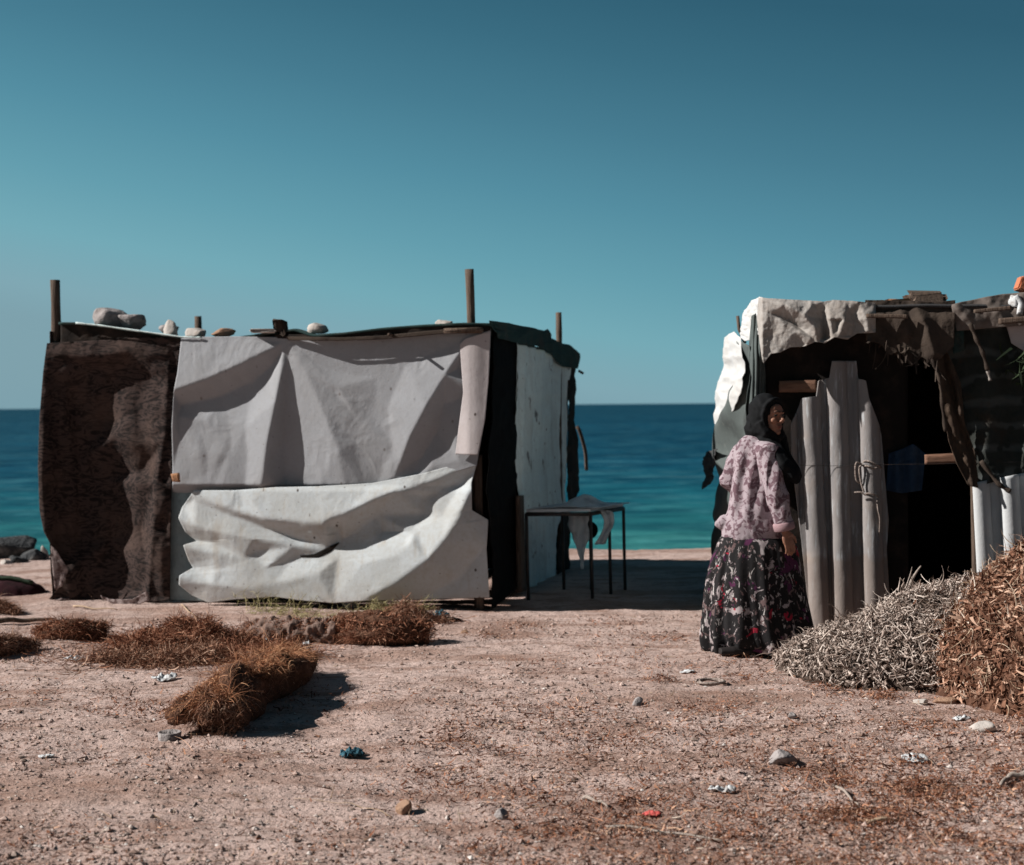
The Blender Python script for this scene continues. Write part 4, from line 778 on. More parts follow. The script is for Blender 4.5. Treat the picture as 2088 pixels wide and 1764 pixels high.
for i in range(len(pts4)):
    if pts4[i, 0] < 3.6: v, f = rock(pts4[i] - [0, 0, .05], rng.uniform(.02, .055, 3) * [1, 1, .8], 100 + i, rough=.9, nu=16, nv=10); ch.append((v, f, M['clod']))
V0[:, 2] -= .025
mk('husk_pile', ch, label='tall brown coconut husk fibre pile at the right edge of the photo', cat='fibre pile')
# half buried sack and a bleached stalk between them
q = onG(1905., 1410.); zt = .44; q2 = P(np.array(1925.), np.array(1203.), np.array(8.55))
V, Fc = rock(q2 - np.array([0, 0, .13]), (.15, .08, .085), 55, rough=.5); mk('plastic_bag', [(V, Fc, M['green_plastic'])], label='crumpled green and white bag wedged on top between both piles', cat='plastic bag')
q3 = P(np.array(1858.), np.array(1222.), np.array(8.5)); mk('stalk', [(*tube(smoothpoly([q3 + [0, 0, -.12], q3, q3 + [-.005, 0, .09], q3 + [.03, 0, .16], q3 + [.06, 0, .2]], 6), np.linspace(.016, .004, 25), 7), M['driftwood'])], label='pale curved stalk standing out of the grey vine pile', cat='stalk')

def bundle(name, pts, rad, flatten, nf, fib, m_core, m_f, label, cat, fl=(.06, .16), fw_=(.003, .007), core_amp=.18, seed=0, dirmix=.8, hang=.2, m_top=None, group=None, sac=None, arc=(-.35, np.pi + .35), sweep=None, curl=1.6, endfuzz=0, tufts=None, zo=0.0, ret=False):
    """a fibrous log lying on the ground along pts (x,y)"""
    c = smoothpoly([(x, y, 0) for x, y in pts], 10 if sac is None else 26); n = len(c); tt = np.linspace(0, 1, n); r = np.interp(tt, np.linspace(0, 1, len(rad)), rad)
    T = np.gradient(c, axis=0); T /= np.linalg.norm(T, axis=1)[:, None]; S = np.stack([T[:, 1], -T[:, 0], 0 * tt], -1)
    a = np.linspace(0, 2 * np.pi, 28, endpoint=False)
    rr = r[:, None] * (1 + core_amp * fbm(tt[:, None] * n * .25 + 0 * a, np.cos(a)[None] * 2 + 0 * tt[:, None], np.sin(a)[None] * 2 + 0 * tt[:, None], seed, 4))
    if sac is not None: rr = rr * (.85 + sac * np.abs(np.sin(tt[:, None] * n * .22 + np.cos(a)[None] * 1.3 + 2.4 * fbm(tt[:, None] * 6 + 0 * a, a[None] * 1.1 + 0 * tt[:, None], None, 5, 2))))
    V = c[:, None] + S[:, None] * (np.cos(a)[None] * rr)[..., None]; V[..., 2] = gh(V[..., 0], V[..., 1], False) + np.maximum(.0, r[:, None] * flatten * .72 + np.sin(a)[None] * rr * flatten)
    Fc = gridF(28, n, True).tolist() + [list(range(28))[::-1], list(range((n - 1) * 28, n * 28))]
    ch = [(V.reshape(-1, 3), Fc, m_core)]
    if nf:
        ii = rng.integers(0, n, nf); aa = rng.uniform(*arc, nf); O = c[ii] + S[ii] * (np.cos(aa) * r[ii])[:, None] + T[ii] * rng.uniform(-.04, .04, nf)[:, None]
        O[:, 2] = gh(O[:, 0], O[:, 1], False) + np.maximum(.005, r[ii] * flatten * (.72 + np.sin(aa)))
        Nn = S[ii] * np.cos(aa)[:, None] + np.array([0, 0, 1.0]) * np.sin(aa)[:, None]
        D = T[ii] * rng.choice([-1, 1], nf)[:, None] * dirmix + rng.normal(0, .42, (nf, 3)) + Nn * rng.uniform(-.15, .3, nf)[:, None]
        if sweep is not None: D = np.array(sweep) + rng.normal(0, .55, (nf, 3)) + Nn * rng.uniform(-.3, .12, nf)[:, None]
        v, f = strands(O, D, rng.uniform(*fl, nf), rng.uniform(*fw_, nf), 6, curl, droop=hang, sides=0); v[:, 2] = np.maximum(v[:, 2], gh(v[:, 0], v[:, 1], False) + .003)
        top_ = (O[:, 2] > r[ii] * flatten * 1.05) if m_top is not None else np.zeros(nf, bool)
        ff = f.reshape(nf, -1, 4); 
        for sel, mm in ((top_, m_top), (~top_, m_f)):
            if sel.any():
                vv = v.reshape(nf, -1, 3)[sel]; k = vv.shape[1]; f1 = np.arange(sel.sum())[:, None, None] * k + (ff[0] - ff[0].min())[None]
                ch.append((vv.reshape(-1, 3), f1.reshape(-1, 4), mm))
    if tufts:
        tn, tp_ = tufts; ii = np.repeat(rng.integers(0, n, tn), tp_); k = tn * tp_; aa = np.repeat(rng.uniform(arc[0], arc[1], tn), tp_) + rng.normal(0, .10, k); O = c[ii] + S[ii] * (np.cos(aa) * r[ii] * 1.02)[:, None] + T[ii] * rng.normal(0, .02, k)[:, None]
        O[:, 2] = gh(O[:, 0], O[:, 1], False) + np.maximum(.005, r[ii] * flatten * (.74 + np.sin(aa))); d0 = np.repeat(-T[rng.integers(0, n, tn)] * rng.uniform(-.3, 1, tn)[:, None] + rng.normal(0, .5, (tn, 3)), tp_, 0); d0[:, 2] = np.abs(d0[:, 2]) * .5
        L_ = np.repeat(rng.uniform(.08, .28, tn), tp_) * rng.uniform(.5, 1, k); v, f = strands(O, d0 + rng.normal(0, .18, (k, 3)), L_, rng.uniform(.001, .003, k), 7, 1.3, droop=1.3); v[:, 2] = np.maximum(v[:, 2], gh(v[:, 0], v[:, 1], False) + .002); ch.append((v, f, m_top or m_f))
    if endfuzz:
        k = endfuzz; aa = rng.uniform(0, 2 * np.pi, k); q = np.sqrt(rng.random(k)) * 1.05; O = c[0] + S[0] * (np.cos(aa) * r[0] * q)[:, None] + T[0] * rng.uniform(-.05, .06, k)[:, None]; O[:, 2] = gh(O[:, 0], O[:, 1], False) + np.maximum(.004, r[0] * flatten * (.72 + np.sin(aa) * q))
        v, f = strands(O, -T[0] * .7 + rng.normal(0, .7, (k, 3)), rng.uniform(.02, .11, k), rng.uniform(.0015, .006, k), 6, 2.8, droop=.8); v[:, 2] = np.maximum(v[:, 2], gh(v[:, 0], v[:, 1], False) + .002); ch.append((v, f, m_f))
        k = 900; ii = rng.integers(0, n, k); aa = rng.uniform(-.5, .95, k); O = c[ii] + S[ii] * (np.cos(aa) * r[ii])[:, None]; O[:, 2] = gh(O[:, 0], O[:, 1], False) + np.maximum(.005, r[ii] * flatten * (.72 + np.sin(aa)))
        v, f = strands(O, -T[ii] * .6 + rng.normal(0, .6, (k, 3)), rng.uniform(.02, .09, k), rng.uniform(.0015, .004, k), 5, 2.5, droop=.9); v[:, 2] = np.maximum(v[:, 2], gh(v[:, 0], v[:, 1], False) + .002); ch.append((v, f, m_f))
    if zo: ch = [(np.asarray(v_) + [0, 0, zo], f_, m_) for v_, f_, m_ in ch]
    if ret: return ch
    return mk(name, ch, label=label, cat=cat, group=group)

def gp(px, py): p = onG(float(px), float(py)); return (float(p[0]), float(p[1]))
FG = 'coconut fibre bundles lying on the ground'
A_, B_ = gp(430, 1494), gp(622, 1374)
A_, B_ = np.array(A_), np.array(B_); dv = (B_ - A_) / np.linalg.norm(B_ - A_); sv = np.array([dv[1], -dv[0]]); LL = np.linalg.norm(B_ - A_)
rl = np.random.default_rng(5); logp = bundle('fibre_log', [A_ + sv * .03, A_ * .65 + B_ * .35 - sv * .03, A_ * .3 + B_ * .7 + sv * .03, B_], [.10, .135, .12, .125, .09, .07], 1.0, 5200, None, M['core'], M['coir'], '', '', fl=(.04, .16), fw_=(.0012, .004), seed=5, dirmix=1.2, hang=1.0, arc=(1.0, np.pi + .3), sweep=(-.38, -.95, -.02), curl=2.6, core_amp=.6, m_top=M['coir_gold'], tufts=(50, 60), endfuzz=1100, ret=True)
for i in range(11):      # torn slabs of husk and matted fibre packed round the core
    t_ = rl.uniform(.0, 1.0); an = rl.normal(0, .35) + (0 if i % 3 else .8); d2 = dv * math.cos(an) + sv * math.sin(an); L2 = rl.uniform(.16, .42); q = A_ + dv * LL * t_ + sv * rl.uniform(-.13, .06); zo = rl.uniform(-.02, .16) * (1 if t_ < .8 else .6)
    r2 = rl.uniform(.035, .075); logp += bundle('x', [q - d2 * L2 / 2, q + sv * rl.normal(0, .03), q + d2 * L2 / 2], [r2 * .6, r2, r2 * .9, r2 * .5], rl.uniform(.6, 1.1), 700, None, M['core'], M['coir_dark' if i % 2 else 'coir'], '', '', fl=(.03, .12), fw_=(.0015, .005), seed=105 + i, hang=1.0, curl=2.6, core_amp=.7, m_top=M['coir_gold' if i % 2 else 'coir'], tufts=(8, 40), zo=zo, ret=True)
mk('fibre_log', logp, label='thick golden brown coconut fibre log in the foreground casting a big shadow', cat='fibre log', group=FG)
bundle('fibre_roll', [gp(690, 1308), gp(780, 1312), gp(875, 1310)], [.10, .12, .11, .07], .95, 3200, None, M['core'], M['coir_dark'], 'dark brown matted fibre roll in front of the white tarp', 'fibre roll', fl=(.02, .06), fw_=(.004, .012), seed=15, core_amp=.5, curl=3, dirmix=.3, tufts=(24, 40), group=FG)
bundle('sack_roll', [gp(500, 1300), gp(560, 1305), gp(620, 1309), gp(692, 1311)], [.065, .085, .09, .085], .95, 1600, None, M['sack'], M['coir_dark'], 'pinkish brown sacking roll with twisted folds before the white tarp', 'sack roll', sac=.30, seed=25, core_amp=.45, tufts=(10, 30), fl=(.02, .06), group=FG)
bundle('fibre_roll', [gp(82, 1302), gp(140, 1303), gp(215, 1300)], [.05, .075, .075, .06], .95, 2600, None, M['core'], M['coir_dark'], 'small dark fibre bundle in front of the brown blanket', 'fibre roll', fl=(.03, .09), fw_=(.003, .008), seed=35, core_amp=.45, tufts=(20, 40), curl=2.6, hang=.8, group=FG)
bundle('fibre_roll', [gp(-60, 1345), gp(0, 1338), gp(66, 1325)], [.08, .075, .04], .95, 2400, None, M['core'], M['coir'], 'reddish fibre bundle cut by the left edge of the photo', 'fibre roll', fl=(.03, .10), fw_=(.003, .008), seed=45, core_amp=.45, tufts=(20, 40), curl=2.6, hang=.8, group=FG)
bundle('fibre_roll', [gp(-50, 1252), gp(0, 1250), gp(34, 1254)], [.07, .06, .03], .9, 1500, None, M['core'], M['coir'], 'small reddish fibre tuft at left edge beside the maroon rug heap', 'fibre roll', fl=(.03, .10), fw_=(.003, .008), seed=55, core_amp=.45, tufts=(12, 40), curl=2.6, hang=.8, group=FG)
def heap(px, py, rx, ry, H, n, label, seed, m=None, name='fibre_heap', core=None, ang=0.0, fl=(.04, .15)):
    x, y = gp(px, py); V0, F0, smp, _ = dome(x, y, rx, ry, H, 60, .7, seed, ang=ang, hf=lambda x_, y_: .35 + 1.3 * np.clip(fbm(x_ * 5, y_ * 5, None, seed + 7, 3) + .25, 0, 1)); pts, N = smp(int(n * 1.8)); k = int(n * .9)
    ex = rng.normal(0, .62, (k, 2)); E = np.stack([x + ex[:, 0] * rx * 1.25, y + ex[:, 1] * ry * 1.25], -1); E = np.concatenate([E, gh(E[:, 0], E[:, 1])[:, None] + .006], 1); pts = np.concatenate([pts, E]); N = np.concatenate([N, np.tile([0, 0, 1.0], (k, 1))])
    an = 5 * fbm(pts[:, 0] * 2.2, pts[:, 1] * 2.2, None, seed, 2) + rng.normal(0, .7, len(pts)) + rng.choice([0, np.pi], len(pts)); D = np.stack([np.cos(an), np.sin(an), 0 * an], -1); D = D - N * (D * N).sum(1)[:, None] + N * rng.uniform(-.05, .16, len(pts))[:, None]
    a, b = strands(pts + N * rng.uniform(0, .012, len(pts))[:, None], D, rng.uniform(*fl, len(pts)), rng.uniform(.0018, .005, len(pts)), 6, 1.9, droop=.35, taper=False); a[:, 2] = np.maximum(a[:, 2], gh(a[:, 0], a[:, 1], False) + .002)
    V0[:, 2] -= .012
    return mk(name, [(V0, F0, core or M['core']), (a, b, m or M['coir_dark'])], label=label, cat='fibre heap', group=FG)
heap(395, 1318, .46, .34, .125, 4200, 'loose dark fibre heap behind the golden fibre log', 61)
heap(330, 1345, .42, .24, .05, 2600, 'thin spread of reddish fibres left of the golden fibre log', 62, M['coir'])
heap(548, 1338, .22, .15, .06, 1300, 'dark fibre heap between the golden log and the sacking roll', 63)
heap(845, 1270, .22, .12, .12, 900, 'reddish fibre tuft behind the end of the dark fibre roll', 64, M['coir'])
# maroon rug heap at the left edge
x, y = gp(20, 1208); V0, F0, _, hm = dome(x - .12, y, .42, .24, .15, 50, .2, 71)
rug = thing('rug_heap', (x, y, 0), 'dark maroon rug heap with a green and pink border at the left edge', 'rug')
mk('rug', [(V0, F0, M['maroon'])], rug)
zz = np.linspace(-.5, .34, 24); cc = np.stack([x - .12 + zz, y - .08 + .1 * zz ** 2, .0 * zz], -1); cc[:, 2] = gh(cc[:, 0], cc[:, 1], False) + hm(cc[:, 0], cc[:, 1]) + .006
mk('border', [(*tube(cc, .018, 6), M['maroon_rim'])], rug)
# ------------------------------------------------------------------ rocks at the far left
for px, py, w, d, hh, m, sd, lb in ((-6, 1134, 1.1, .7, .40, 'rock_dark', 201, 'large dark rock at the left edge of the photo on the shore'), (66, 1140, .30, .3, .19, 'rock_dark', 203, 'small dark rock beside the shack on the shore'),
                                  (40, 1146, .20, .2, .13, 'rock_dark', 204, 'speckled dark rock between the large and small shore rocks'), (92, 1138, .10, .1, .22, 'stone_white', 205, 'pale stone behind the foot of the left shack post'),
                                  (12, 1150, .16, .16, .11, 'stone_white', 206, 'white stone in front of the large dark shore rock')):
    p = onG(float(px), float(py)); V, Fc = rock((p[0], p[1], gh(p[0], p[1], False) - .03), (w / 2, d / 2, hh / 2 * 1.15), sd, rough=.55); mk('rock', [(V, Fc, M[m])], label=lb, cat='rock', group='rocks on the shore')

# ------------------------------------------------------------------ stones and rubbish on the ground
def stone(px, py, w, d, hh, m, sd, lb, name='stone', rot=0.0):
    p = onG(float(px), float(py)); V, Fc = rock((0, 0, 0), (w * .46, d * .46, hh * .58), sd, rough=.4); c_, s_ = math.cos(rot), math.sin(rot)
    V = V @ np.array([[c_, s_, 0], [-s_, c_, 0], [0, 0, 1]]) + np.array([p[0], p[1], gh(p[0], p[1]) - .004]); return mk(name, [(V, Fc, M[m])], label=lb, cat=name.replace('_', ' '))
stone(1592, 1556, .17, .12, .09, 'stone_grey', 31, 'angular grey stone with a dark side in the right foreground'); stone(1300, 1436, .075, .07, .05, 'stone_grey', 33, 'small rounded grey stone alone on bare ground near the middle')
stone(2002, 1492, .17, .09, .07, 'stone_white', 36, 'flat pale stone at the foot of the brown husk pile', rot=-.25); stone(1880, 1436, .11, .07, .05, 'stone_white', 38, 'pale pitted stone below the grey vine pile'); stone(1925, 1434, .2, .1, .05, 'clod', 39, 'tan clod between the pitted stone and the husk pile', 'clod')
stone(825, 1656, .095, .085, .07, 'clod', 41, 'brown husk clod in the centre foreground', 'clod'); stone(300, 1292, .14, .08, .06, 'clod', 43, 'orange clod left of the dark fibre heap', 'clod'); stone(948, 1292, .08, .06, .04, 'clod', 44, 'orange clod right of the dark fibre roll', 'clod')
stone(1613, 1466, .06, .05, .045, 'stone_grey', 45, 'tiny grey lump behind the angular grey stone'); stone(1024, 1672, .07, .06, .05, 'stone_grey', 46, 'grey dirt lump right of the husk clod in the foreground')
stone(715, 1238, .17, .1, .10, 'litter_white', 47, 'pale block under the hem of the white tarp', 'block')
def scrap(px, py, w, d, hh, m, sd, lb, cat='scrap', name='scrap', group=None):
    w, d, hh = w * .85, d * .85, hh * .8; p = onG(float(px), float(py)); U, V_ = np.meshgrid(np.linspace(-1, 1, 18), np.linspace(-1, 1, 14)); rr = 1 + .35 * fbm(U * 1.5 + sd, V_ * 1.5, None, sd, 3)
    s_ = np.sqrt(np.clip(1 - V_ ** 2 * .45, .1, 1)); X = U * s_ * w / 2 * rr; Y = V_ * np.sqrt(np.clip(1 - U ** 2 * .45, .1, 1)) * d / 2 * rr
    Z = hh * np.abs(ridged(U * 1.3 + sd, V_ * 1.3, sd, 3)) * (1 - .6 * (U ** 2 + V_ ** 2) / 2) + .006
    X, Y = X + p[0], Y + p[1]; return mk(name, [(np.stack([X, Y, gh(X, Y) + Z], -1).reshape(-1, 3), gridF(18, 14), M[m])], solid=.003, label=lb, cat=cat, group=group)
SG = 'white scraps scattered on the ground'
for px, py, w, d, hh, sd, lb in ((150, 1347, .13, .07, .04, 3, 'white scrap alone on bare soil before the small dark fibre bundle'), (334, 1388, .16, .10, .06, 5, 'white crumpled scrap touching the golden fibre log'), (550, 1310, .07, .06, .06, 7, 'white scrap on the fibres left of the sacking roll'),
                               (625, 1316, .06, .05, .05, 9, 'small round white scrap below the sacking roll'), (1866, 1553, .13, .10, .05, 11, 'grey white crumpled scrap right of the angular stone'), (1474, 1615, .12, .08, .04, 13, 'thin grey white scrap left below the angular stone'),
                               (1402, 1373, .10, .05, .03, 15, 'pale flat scrap on the ground near the woman'), (95, 1545, .08, .04, .02, 17, 'tiny white scrap in the left foreground'), (1960, 1470, .10, .07, .04, 19, 'grey scrap behind the flat pale stone')):
    scrap(px, py, w, d, hh, 'litter_white', sd, lb, 'scrap', 'paper_scrap', SG)
scrap(365, 1228, .35, .1, .02, 'litter_white', 20, 'flat white sheet scrap beneath the tarp corner beside the blanket', 'scrap', 'paper_scrap', SG)
scrap(718, 1544, .13, .09, .07, 'litter_blue', 23, 'crumpled teal netting rag in the centre foreground', 'rag', 'netting_rag'); scrap(895, 1262, .17, .09, .09, 'litter_blue', 25, 'teal rag behind the dark fibre roll end', 'rag', 'cloth_rag'); scrap(918, 1268, .2, .1, .05, 'dark_cloth', 27, 'black rag beside the teal rag near the shack corner', 'rag', 'cloth_rag')
scrap(1328, 1666, .08, .05, .03, 'red', 29, 'small red scrap in the foreground below the middle', 'scrap', 'plastic_scrap'); scrap(128, 1224, .16, .1, .05, 'blanket_back', 33, 'pale cloth scrap at the foot of the blanket', 'scrap', 'cloth_rag')
p = onG(346., 1508.); a = np.linspace(0, 2 * np.pi, 24, endpoint=False); pr = [(.052, 0), (.055, .035), (.048, .038), (.042, .01), (.0, .008)]
V = np.array([[p[0] + r_ * math.cos(t_), p[1] + r_ * math.sin(t_), p[2] + z_] for r_, z_ in pr for t_ in a]); mk('tin_lid', [(V, gridF(24, 5, True), M['stone_grey'])], label='round grey tin lid in front of the golden fibre log', cat='tin lid')
p = onG(1450., 1397.); t_ = np.linspace(0, 5 * np.pi, 70); V, Fc = tube(np.stack([p[0] + (.06 + .012 * t_ / 9) * np.cos(t_), p[1] + (.055 + .01 * t_ / 9) * np.sin(t_), p[2] + .012 + .012 * np.abs(np.sin(t_ * .7))], -1), .007, 6); mk('rope_coil', [(V, Fc, M['rope'])], label='small coil of grey rope on the ground before the woman', cat='rope')
def stick(pxs, r, m, lb, name='stick', lift=.01):
    c = np.array([onG(float(a_), float(b_)) for a_, b_ in pxs]); c = smoothpoly(c, 6); c[:, 2] = gh(c[:, 0], c[:, 1]) + r + lift * np.abs(np.sin(np.arange(len(c)) * .5)); return mk(name, [(*tube(c, np.linspace(r, r * .5, len(c)), 6), M[m])], label=lb, cat='stick')
stick([(-20, 1277), (50, 1273), (108, 1270)], .022, 'wood', 'dark thick stick at the left edge before the blanket'); stick([(1235, 1692), (1330, 1700), (1480, 1722)], .007, 'driftwood', 'long thin stick lying in the bottom foreground'); stick([(1190, 1632), (1215, 1640), (1240, 1652)], .009, 'driftwood', 'short bleached stick in the centre foreground')
stick([(2120, 1590), (2080, 1592), (2056, 1596), (2040, 1610)], .016, 'driftwood', 'grey forked root at the right edge in the foreground'); stick([(1700, 1606), (1740, 1640), (1752, 1650)], .007, 'driftwood', 'thin bleached stick left of the grey scrap'); stick([(1768, 1604 + 80), (1830, 1680)], .010, 'straw', 'pale split cane in the right foreground', 'cane_splinter')
stick([(800, 1668), (740, 1650), (690, 1640), (600, 1632)], .002, 'straw', 'long pale straw left of the husk clod', 'straw_stalk'); stick([(370, 1235), (385, 1250), (402, 1264)], .006, 'straw', 'pale straw before the white tarp corner', 'straw_stalk')
stick([(150, 1238), (190, 1244), (240, 1246)], .008, 'straw', 'pale twig on the soil before the blanket', 'twig')
# dry weeds against the shack front
def weeds(px0, px1, py, n, L, lb, seed):
    O = np.array([onG(random.uniform(px0, px1), py + random.uniform(-4, 8)) for _ in range(n)]); D = np.stack([rng.normal(.5, .6, n), rng.normal(-.3, .4, n), rng.uniform(.1, 1.0, n)], -1)
    v, f = strands(O, D, rng.uniform(L * .4, L, n), rng.uniform(.004, .008, n), 6, 1.5, sides=3, droop=.5); v[:, 2] = np.maximum(v[:, 2], gh(v[:, 0], v[:, 1], False) + .002)
    sp = v.reshape(n, 7, 3, 3)[:, :, 0]; k = rng.integers(2, 7, n * 4); i = np.tile(np.arange(n), 4); v2, f2 = strands(sp[i, k], rng.normal(0, 1, (n * 4, 3)) + [.4, 0, .4], rng.uniform(.03, .1, n * 4), .004, 4, 1.5, sides=3)
    return mk('weed_clump', [(v, f, M['weed']), (v2, f2, M['weed'])], label=lb, cat='weed')
weeds(730, 860, 1252, 110, .22, 'dry yellow green weeds in front of the white tarp', 1); weeds(500, 620, 1246, 60, .26, 'straw coloured weeds under the torn white tarp', 2); weeds(560, 740, 1258, 70, .14, 'low straw weeds behind the sacking roll', 3)

# ------------------------------------------------------------------ ground litter (nobody could count it)
def scatter(n, ymin, ymax, power=1.6):
    u = rng.random(n); y = (ymin ** (1 - power) + u * (ymax ** (1 - power) - ymin ** (1 - power))) ** (1 / (1 - power)); x = (rng.random(n) * 2 - 1) * (y * .44 + .8); return x, y
x, y = scatter(21000, 4.3, 11.0, 1.5); mk_ = fbm(x * 1.1, y * 1.6, None, 77, 4) + .10 * sstep(-1, 2.5, x) - .25 * sstep(0, -2, x) * sstep(8, 5, y) * .6
k = (mk_ + rng.normal(0, .12, len(x)) > .10) & ~((y > 10.2) & (x < 3)); x, y = x[k], y[k]; nc = 330; cx, cy = scatter(nc * 4, 4.3, 10.2, 1.5); wt = rng.random(nc * 4) < np.clip(.20 + .38 * np.clip(cx / (cy * .38), -1, 1) + .6 * sstep(7.6, 4.8, cy) * sstep(-.4, .4, cx) + .5 * np.exp(-((cx + 2.2) / .8) ** 2 - ((cy - 8.2) / 1.1) ** 2), .04, 1); cx, cy = cx[wt][:nc], cy[wt][:nc]; nc = len(cx)
ci = rng.integers(0, nc, 62000); cs_ = rng.uniform(.04, .20, nc); x = np.r_[x, cx[ci] + rng.normal(0, 1, len(ci)) * cs_[ci] * 1.3]; y = np.r_[y, cy[ci] + rng.normal(0, 1, len(ci)) * cs_[ci]]; kq = y > 4.2; x, y = x[kq], y[kq]; n = len(x)
dn = np.r_[np.zeros(n - kq[-len(ci):].sum()), np.exp(-(((x[-kq[-len(ci):].sum():] - cx[ci][kq[-len(ci):]]) / 1.3) ** 2 + (y[-kq[-len(ci):].sum():] - cy[ci][kq[-len(ci):]]) ** 2) / cs_[ci][kq[-len(ci):]] ** 2)]
O = np.stack([x, y, gh(x, y) + .004 + rng.uniform(0, 1, n) * (.005 + .028 * dn)], -1); a, b = strands(O, np.stack([rng.normal(0, 1, n), rng.normal(0, 1, n), rng.uniform(-.1, .4, n)], -1), np.exp(rng.normal(-3.75, .5, n)), np.exp(rng.normal(-5.5, .45, n)), 4, 2.0)
a[:, 2] = np.maximum(a[:, 2], gh(a[:, 0], a[:, 1]) + .001)
mk('fibre_litter', [(a, b, M['coir_litter'])], base=(0, 0, 0), kind='stuff', label='brown fibre flakes strewn over the soil', cat='litter')
x, y = scatter(1100, 4.3, 10.5, 1.5); n = len(x); O = np.stack([x, y, gh(x, y) + .004], -1); a, b = strands(O, np.stack([rng.normal(0, 1, n), rng.normal(0, .8, n), rng.uniform(-.05, .25, n)], -1), rng.uniform(.015, .09, n), rng.uniform(.0025, .006, n), 4, .9, sides=3)
a[:, 2] = np.maximum(a[:, 2], gh(a[:, 0], a[:, 1]) + .002); mk('straw_litter', [(a, b, M['straw'])], base=(0, 0, 0), kind='stuff', label='pale straw and twigs strewn over the soil', cat='litter')
def crumbs(n, ymin, ymax, pw, size, spread, m, name, label, thr):
    x, y = scatter(n, ymin, ymax, pw); k = 1.6 * fbm(x * .7, y * .9, None, 91, 3) + rng.normal(0, .22, len(x)) > thr; x, y = x[k], y[k]; n = len(x)
    oc = np.array([[1, 0, 0], [.5, .8, .1], [-.5, .8, 0], [-1, 0, .1], [-.5, -.8, 0], [.5, -.8, .1], [.1, 0, .8], [0, .1, -.6]], float)
    of = np.array([[0, 1, 6], [1, 2, 6], [2, 3, 6], [3, 4, 6], [4, 5, 6], [5, 0, 6], [1, 0, 7], [2, 1, 7], [3, 2, 7], [4, 3, 7], [5, 4, 7], [0, 5, 7]])
    sz = np.minimum(np.exp(rng.normal(math.log(size), spread, n)), .017); pv = oc[None] * (1 + .3 * rng.normal(size=(n, 8, 3))); pv = pv * sz[:, None, None] * np.stack([rng.uniform(.7, 1.2, n), rng.uniform(.6, 1, n), rng.uniform(.5, 1, n)], -1)[:, None]
    pv = pv + np.stack([x, y, gh(x, y) + sz * .25], -1)[:, None]
    mk(name, [(pv.reshape(-1, 3), (np.arange(n)[:, None, None] * 8 + of[None]).reshape(-1, 3), m)], base=(0, 0, 0), smooth=False, kind='stuff', label=label, cat=name.split('_')[-1])
crumbs(33000, 4.3, 10.6, 1.7, .0065, .5, M['soil'], 'soil_crumbs', 'loose crumbs of dry soil over the ground', -.05)
# gravel: little octahedral stones
x, y = scatter(19000, 4.3, 10.0, 2.2); k = fbm(x * .8, y * .8, None, 91, 3) + rng.normal(0, .25, len(x)) > -.1; x, y = x[k], y[k]; n = len(x)
oc = np.array([[1, 0, 0], [.5, .8, .1], [-.5, .8, 0], [-1, 0, .1], [-.5, -.8, 0], [.5, -.8, .1], [.1, 0, .8], [0, .1, -.6]], float)
of = np.array([[0, 1, 6], [1, 2, 6], [2, 3, 6], [3, 4, 6], [4, 5, 6], [5, 0, 6], [1, 0, 7], [2, 1, 7], [3, 2, 7], [4, 3, 7], [5, 4, 7], [0, 5, 7]])
sz = np.minimum(np.exp(rng.normal(math.log(.0055), .45, n)), .016); an = rng.uniform(0, 2 * np.pi, n); pv = oc[None] * (1 + .3 * rng.normal(size=(n, 8, 3))); pv = pv * sz[:, None, None] * np.stack([np.ones(n), rng.uniform(.6, 1, n), rng.uniform(.5, 1, n)], -1)[:, None]
rx_ = pv[..., 0] * np.cos(an)[:, None] - pv[..., 1] * np.sin(an)[:, None]; ry_ = pv[..., 0] * np.sin(an)[:, None] + pv[..., 1] * np.cos(an)[:, None]
pv = np.stack([rx_ + x[:, None], ry_ + y[:, None], pv[..., 2] + (gh(x, y) + sz * .25)[:, None]], -1)
mk('gravel', [(pv.reshape(-1, 3), (np.arange(n)[:, None, None] * 8 + of[None]).reshape(-1, 3), M['pebble'])], base=(0, 0, 0), smooth=False, kind='stuff', label='small gravel scattered over the soil', cat='gravel')

# ================================================================== THE WOMAN
Y0 = 8.82
def Q(zx, zy, dy=0.0): return P((1530 + np.asarray(zx, float) / 2.8) / 1.1015, (870 + np.asarray(zy, float) / 2.8) / 1.1015, Y0 + np.asarray(dy, float))
foot = Q(430, 1690, 0); gz = float(gh(foot[0], foot[1], False))
yaw = R(40); fd = np.array([math.sin(yaw), -math.cos(yaw), 0]); sd_ = np.array([math.cos(yaw), math.sin(yaw), 0]); uz = np.array([0, 0, 1.0])   # face direction, its image-right side, up
HR = np.stack([sd_, fd, uz], 1)
hc = Q(552, 185, 0)
def hp(s, f, u): return hc + sd_ * s + fd * f + uz * u
body = [ell(hc + uz * .005 - fd * .012, (.074, .093, .102), HR, 28, 18), ell(hp(0, .028, -.055), (.055, .056, .062), HR), ell(hp(0, .062, -.094), (.024, .022, .02), HR),
        ell(hp(0, .060, .03), (.056, .026, .05), HR), ell(hp(-.034, .066, -.022), (.026, .02, .02), HR), ell(hp(.034, .066, -.022), (.026, .02, .02), HR),
        tube([hp(0, .082, .022), hp(0, .097, .0), hp(0, .112, -.024)], [.0085, .010, .013], 8), ell(hp(0, .098, -.029), (.018, .014, .009), HR),
        tube([hp(-.042, .077, .024), hp(-.02, .088, .029), hp(0, .086, .024)], .009, 8), tube([hp(.042, .077, .024), hp(.02, .088, .029), hp(0, .086, .024)], .009, 8),
        ell(hp(0, .083, -.055), (.022, .011, .0065), HR), ell(hp(0, .081, -.066), (.019, .011, .0065), HR),
        ell(hp(-.075, -.01, -.005), (.012, .02, .03), HR), ell(hp(.075, -.01, -.005), (.012, .02, .03), HR)]
neck = Q(500, 330, .02)
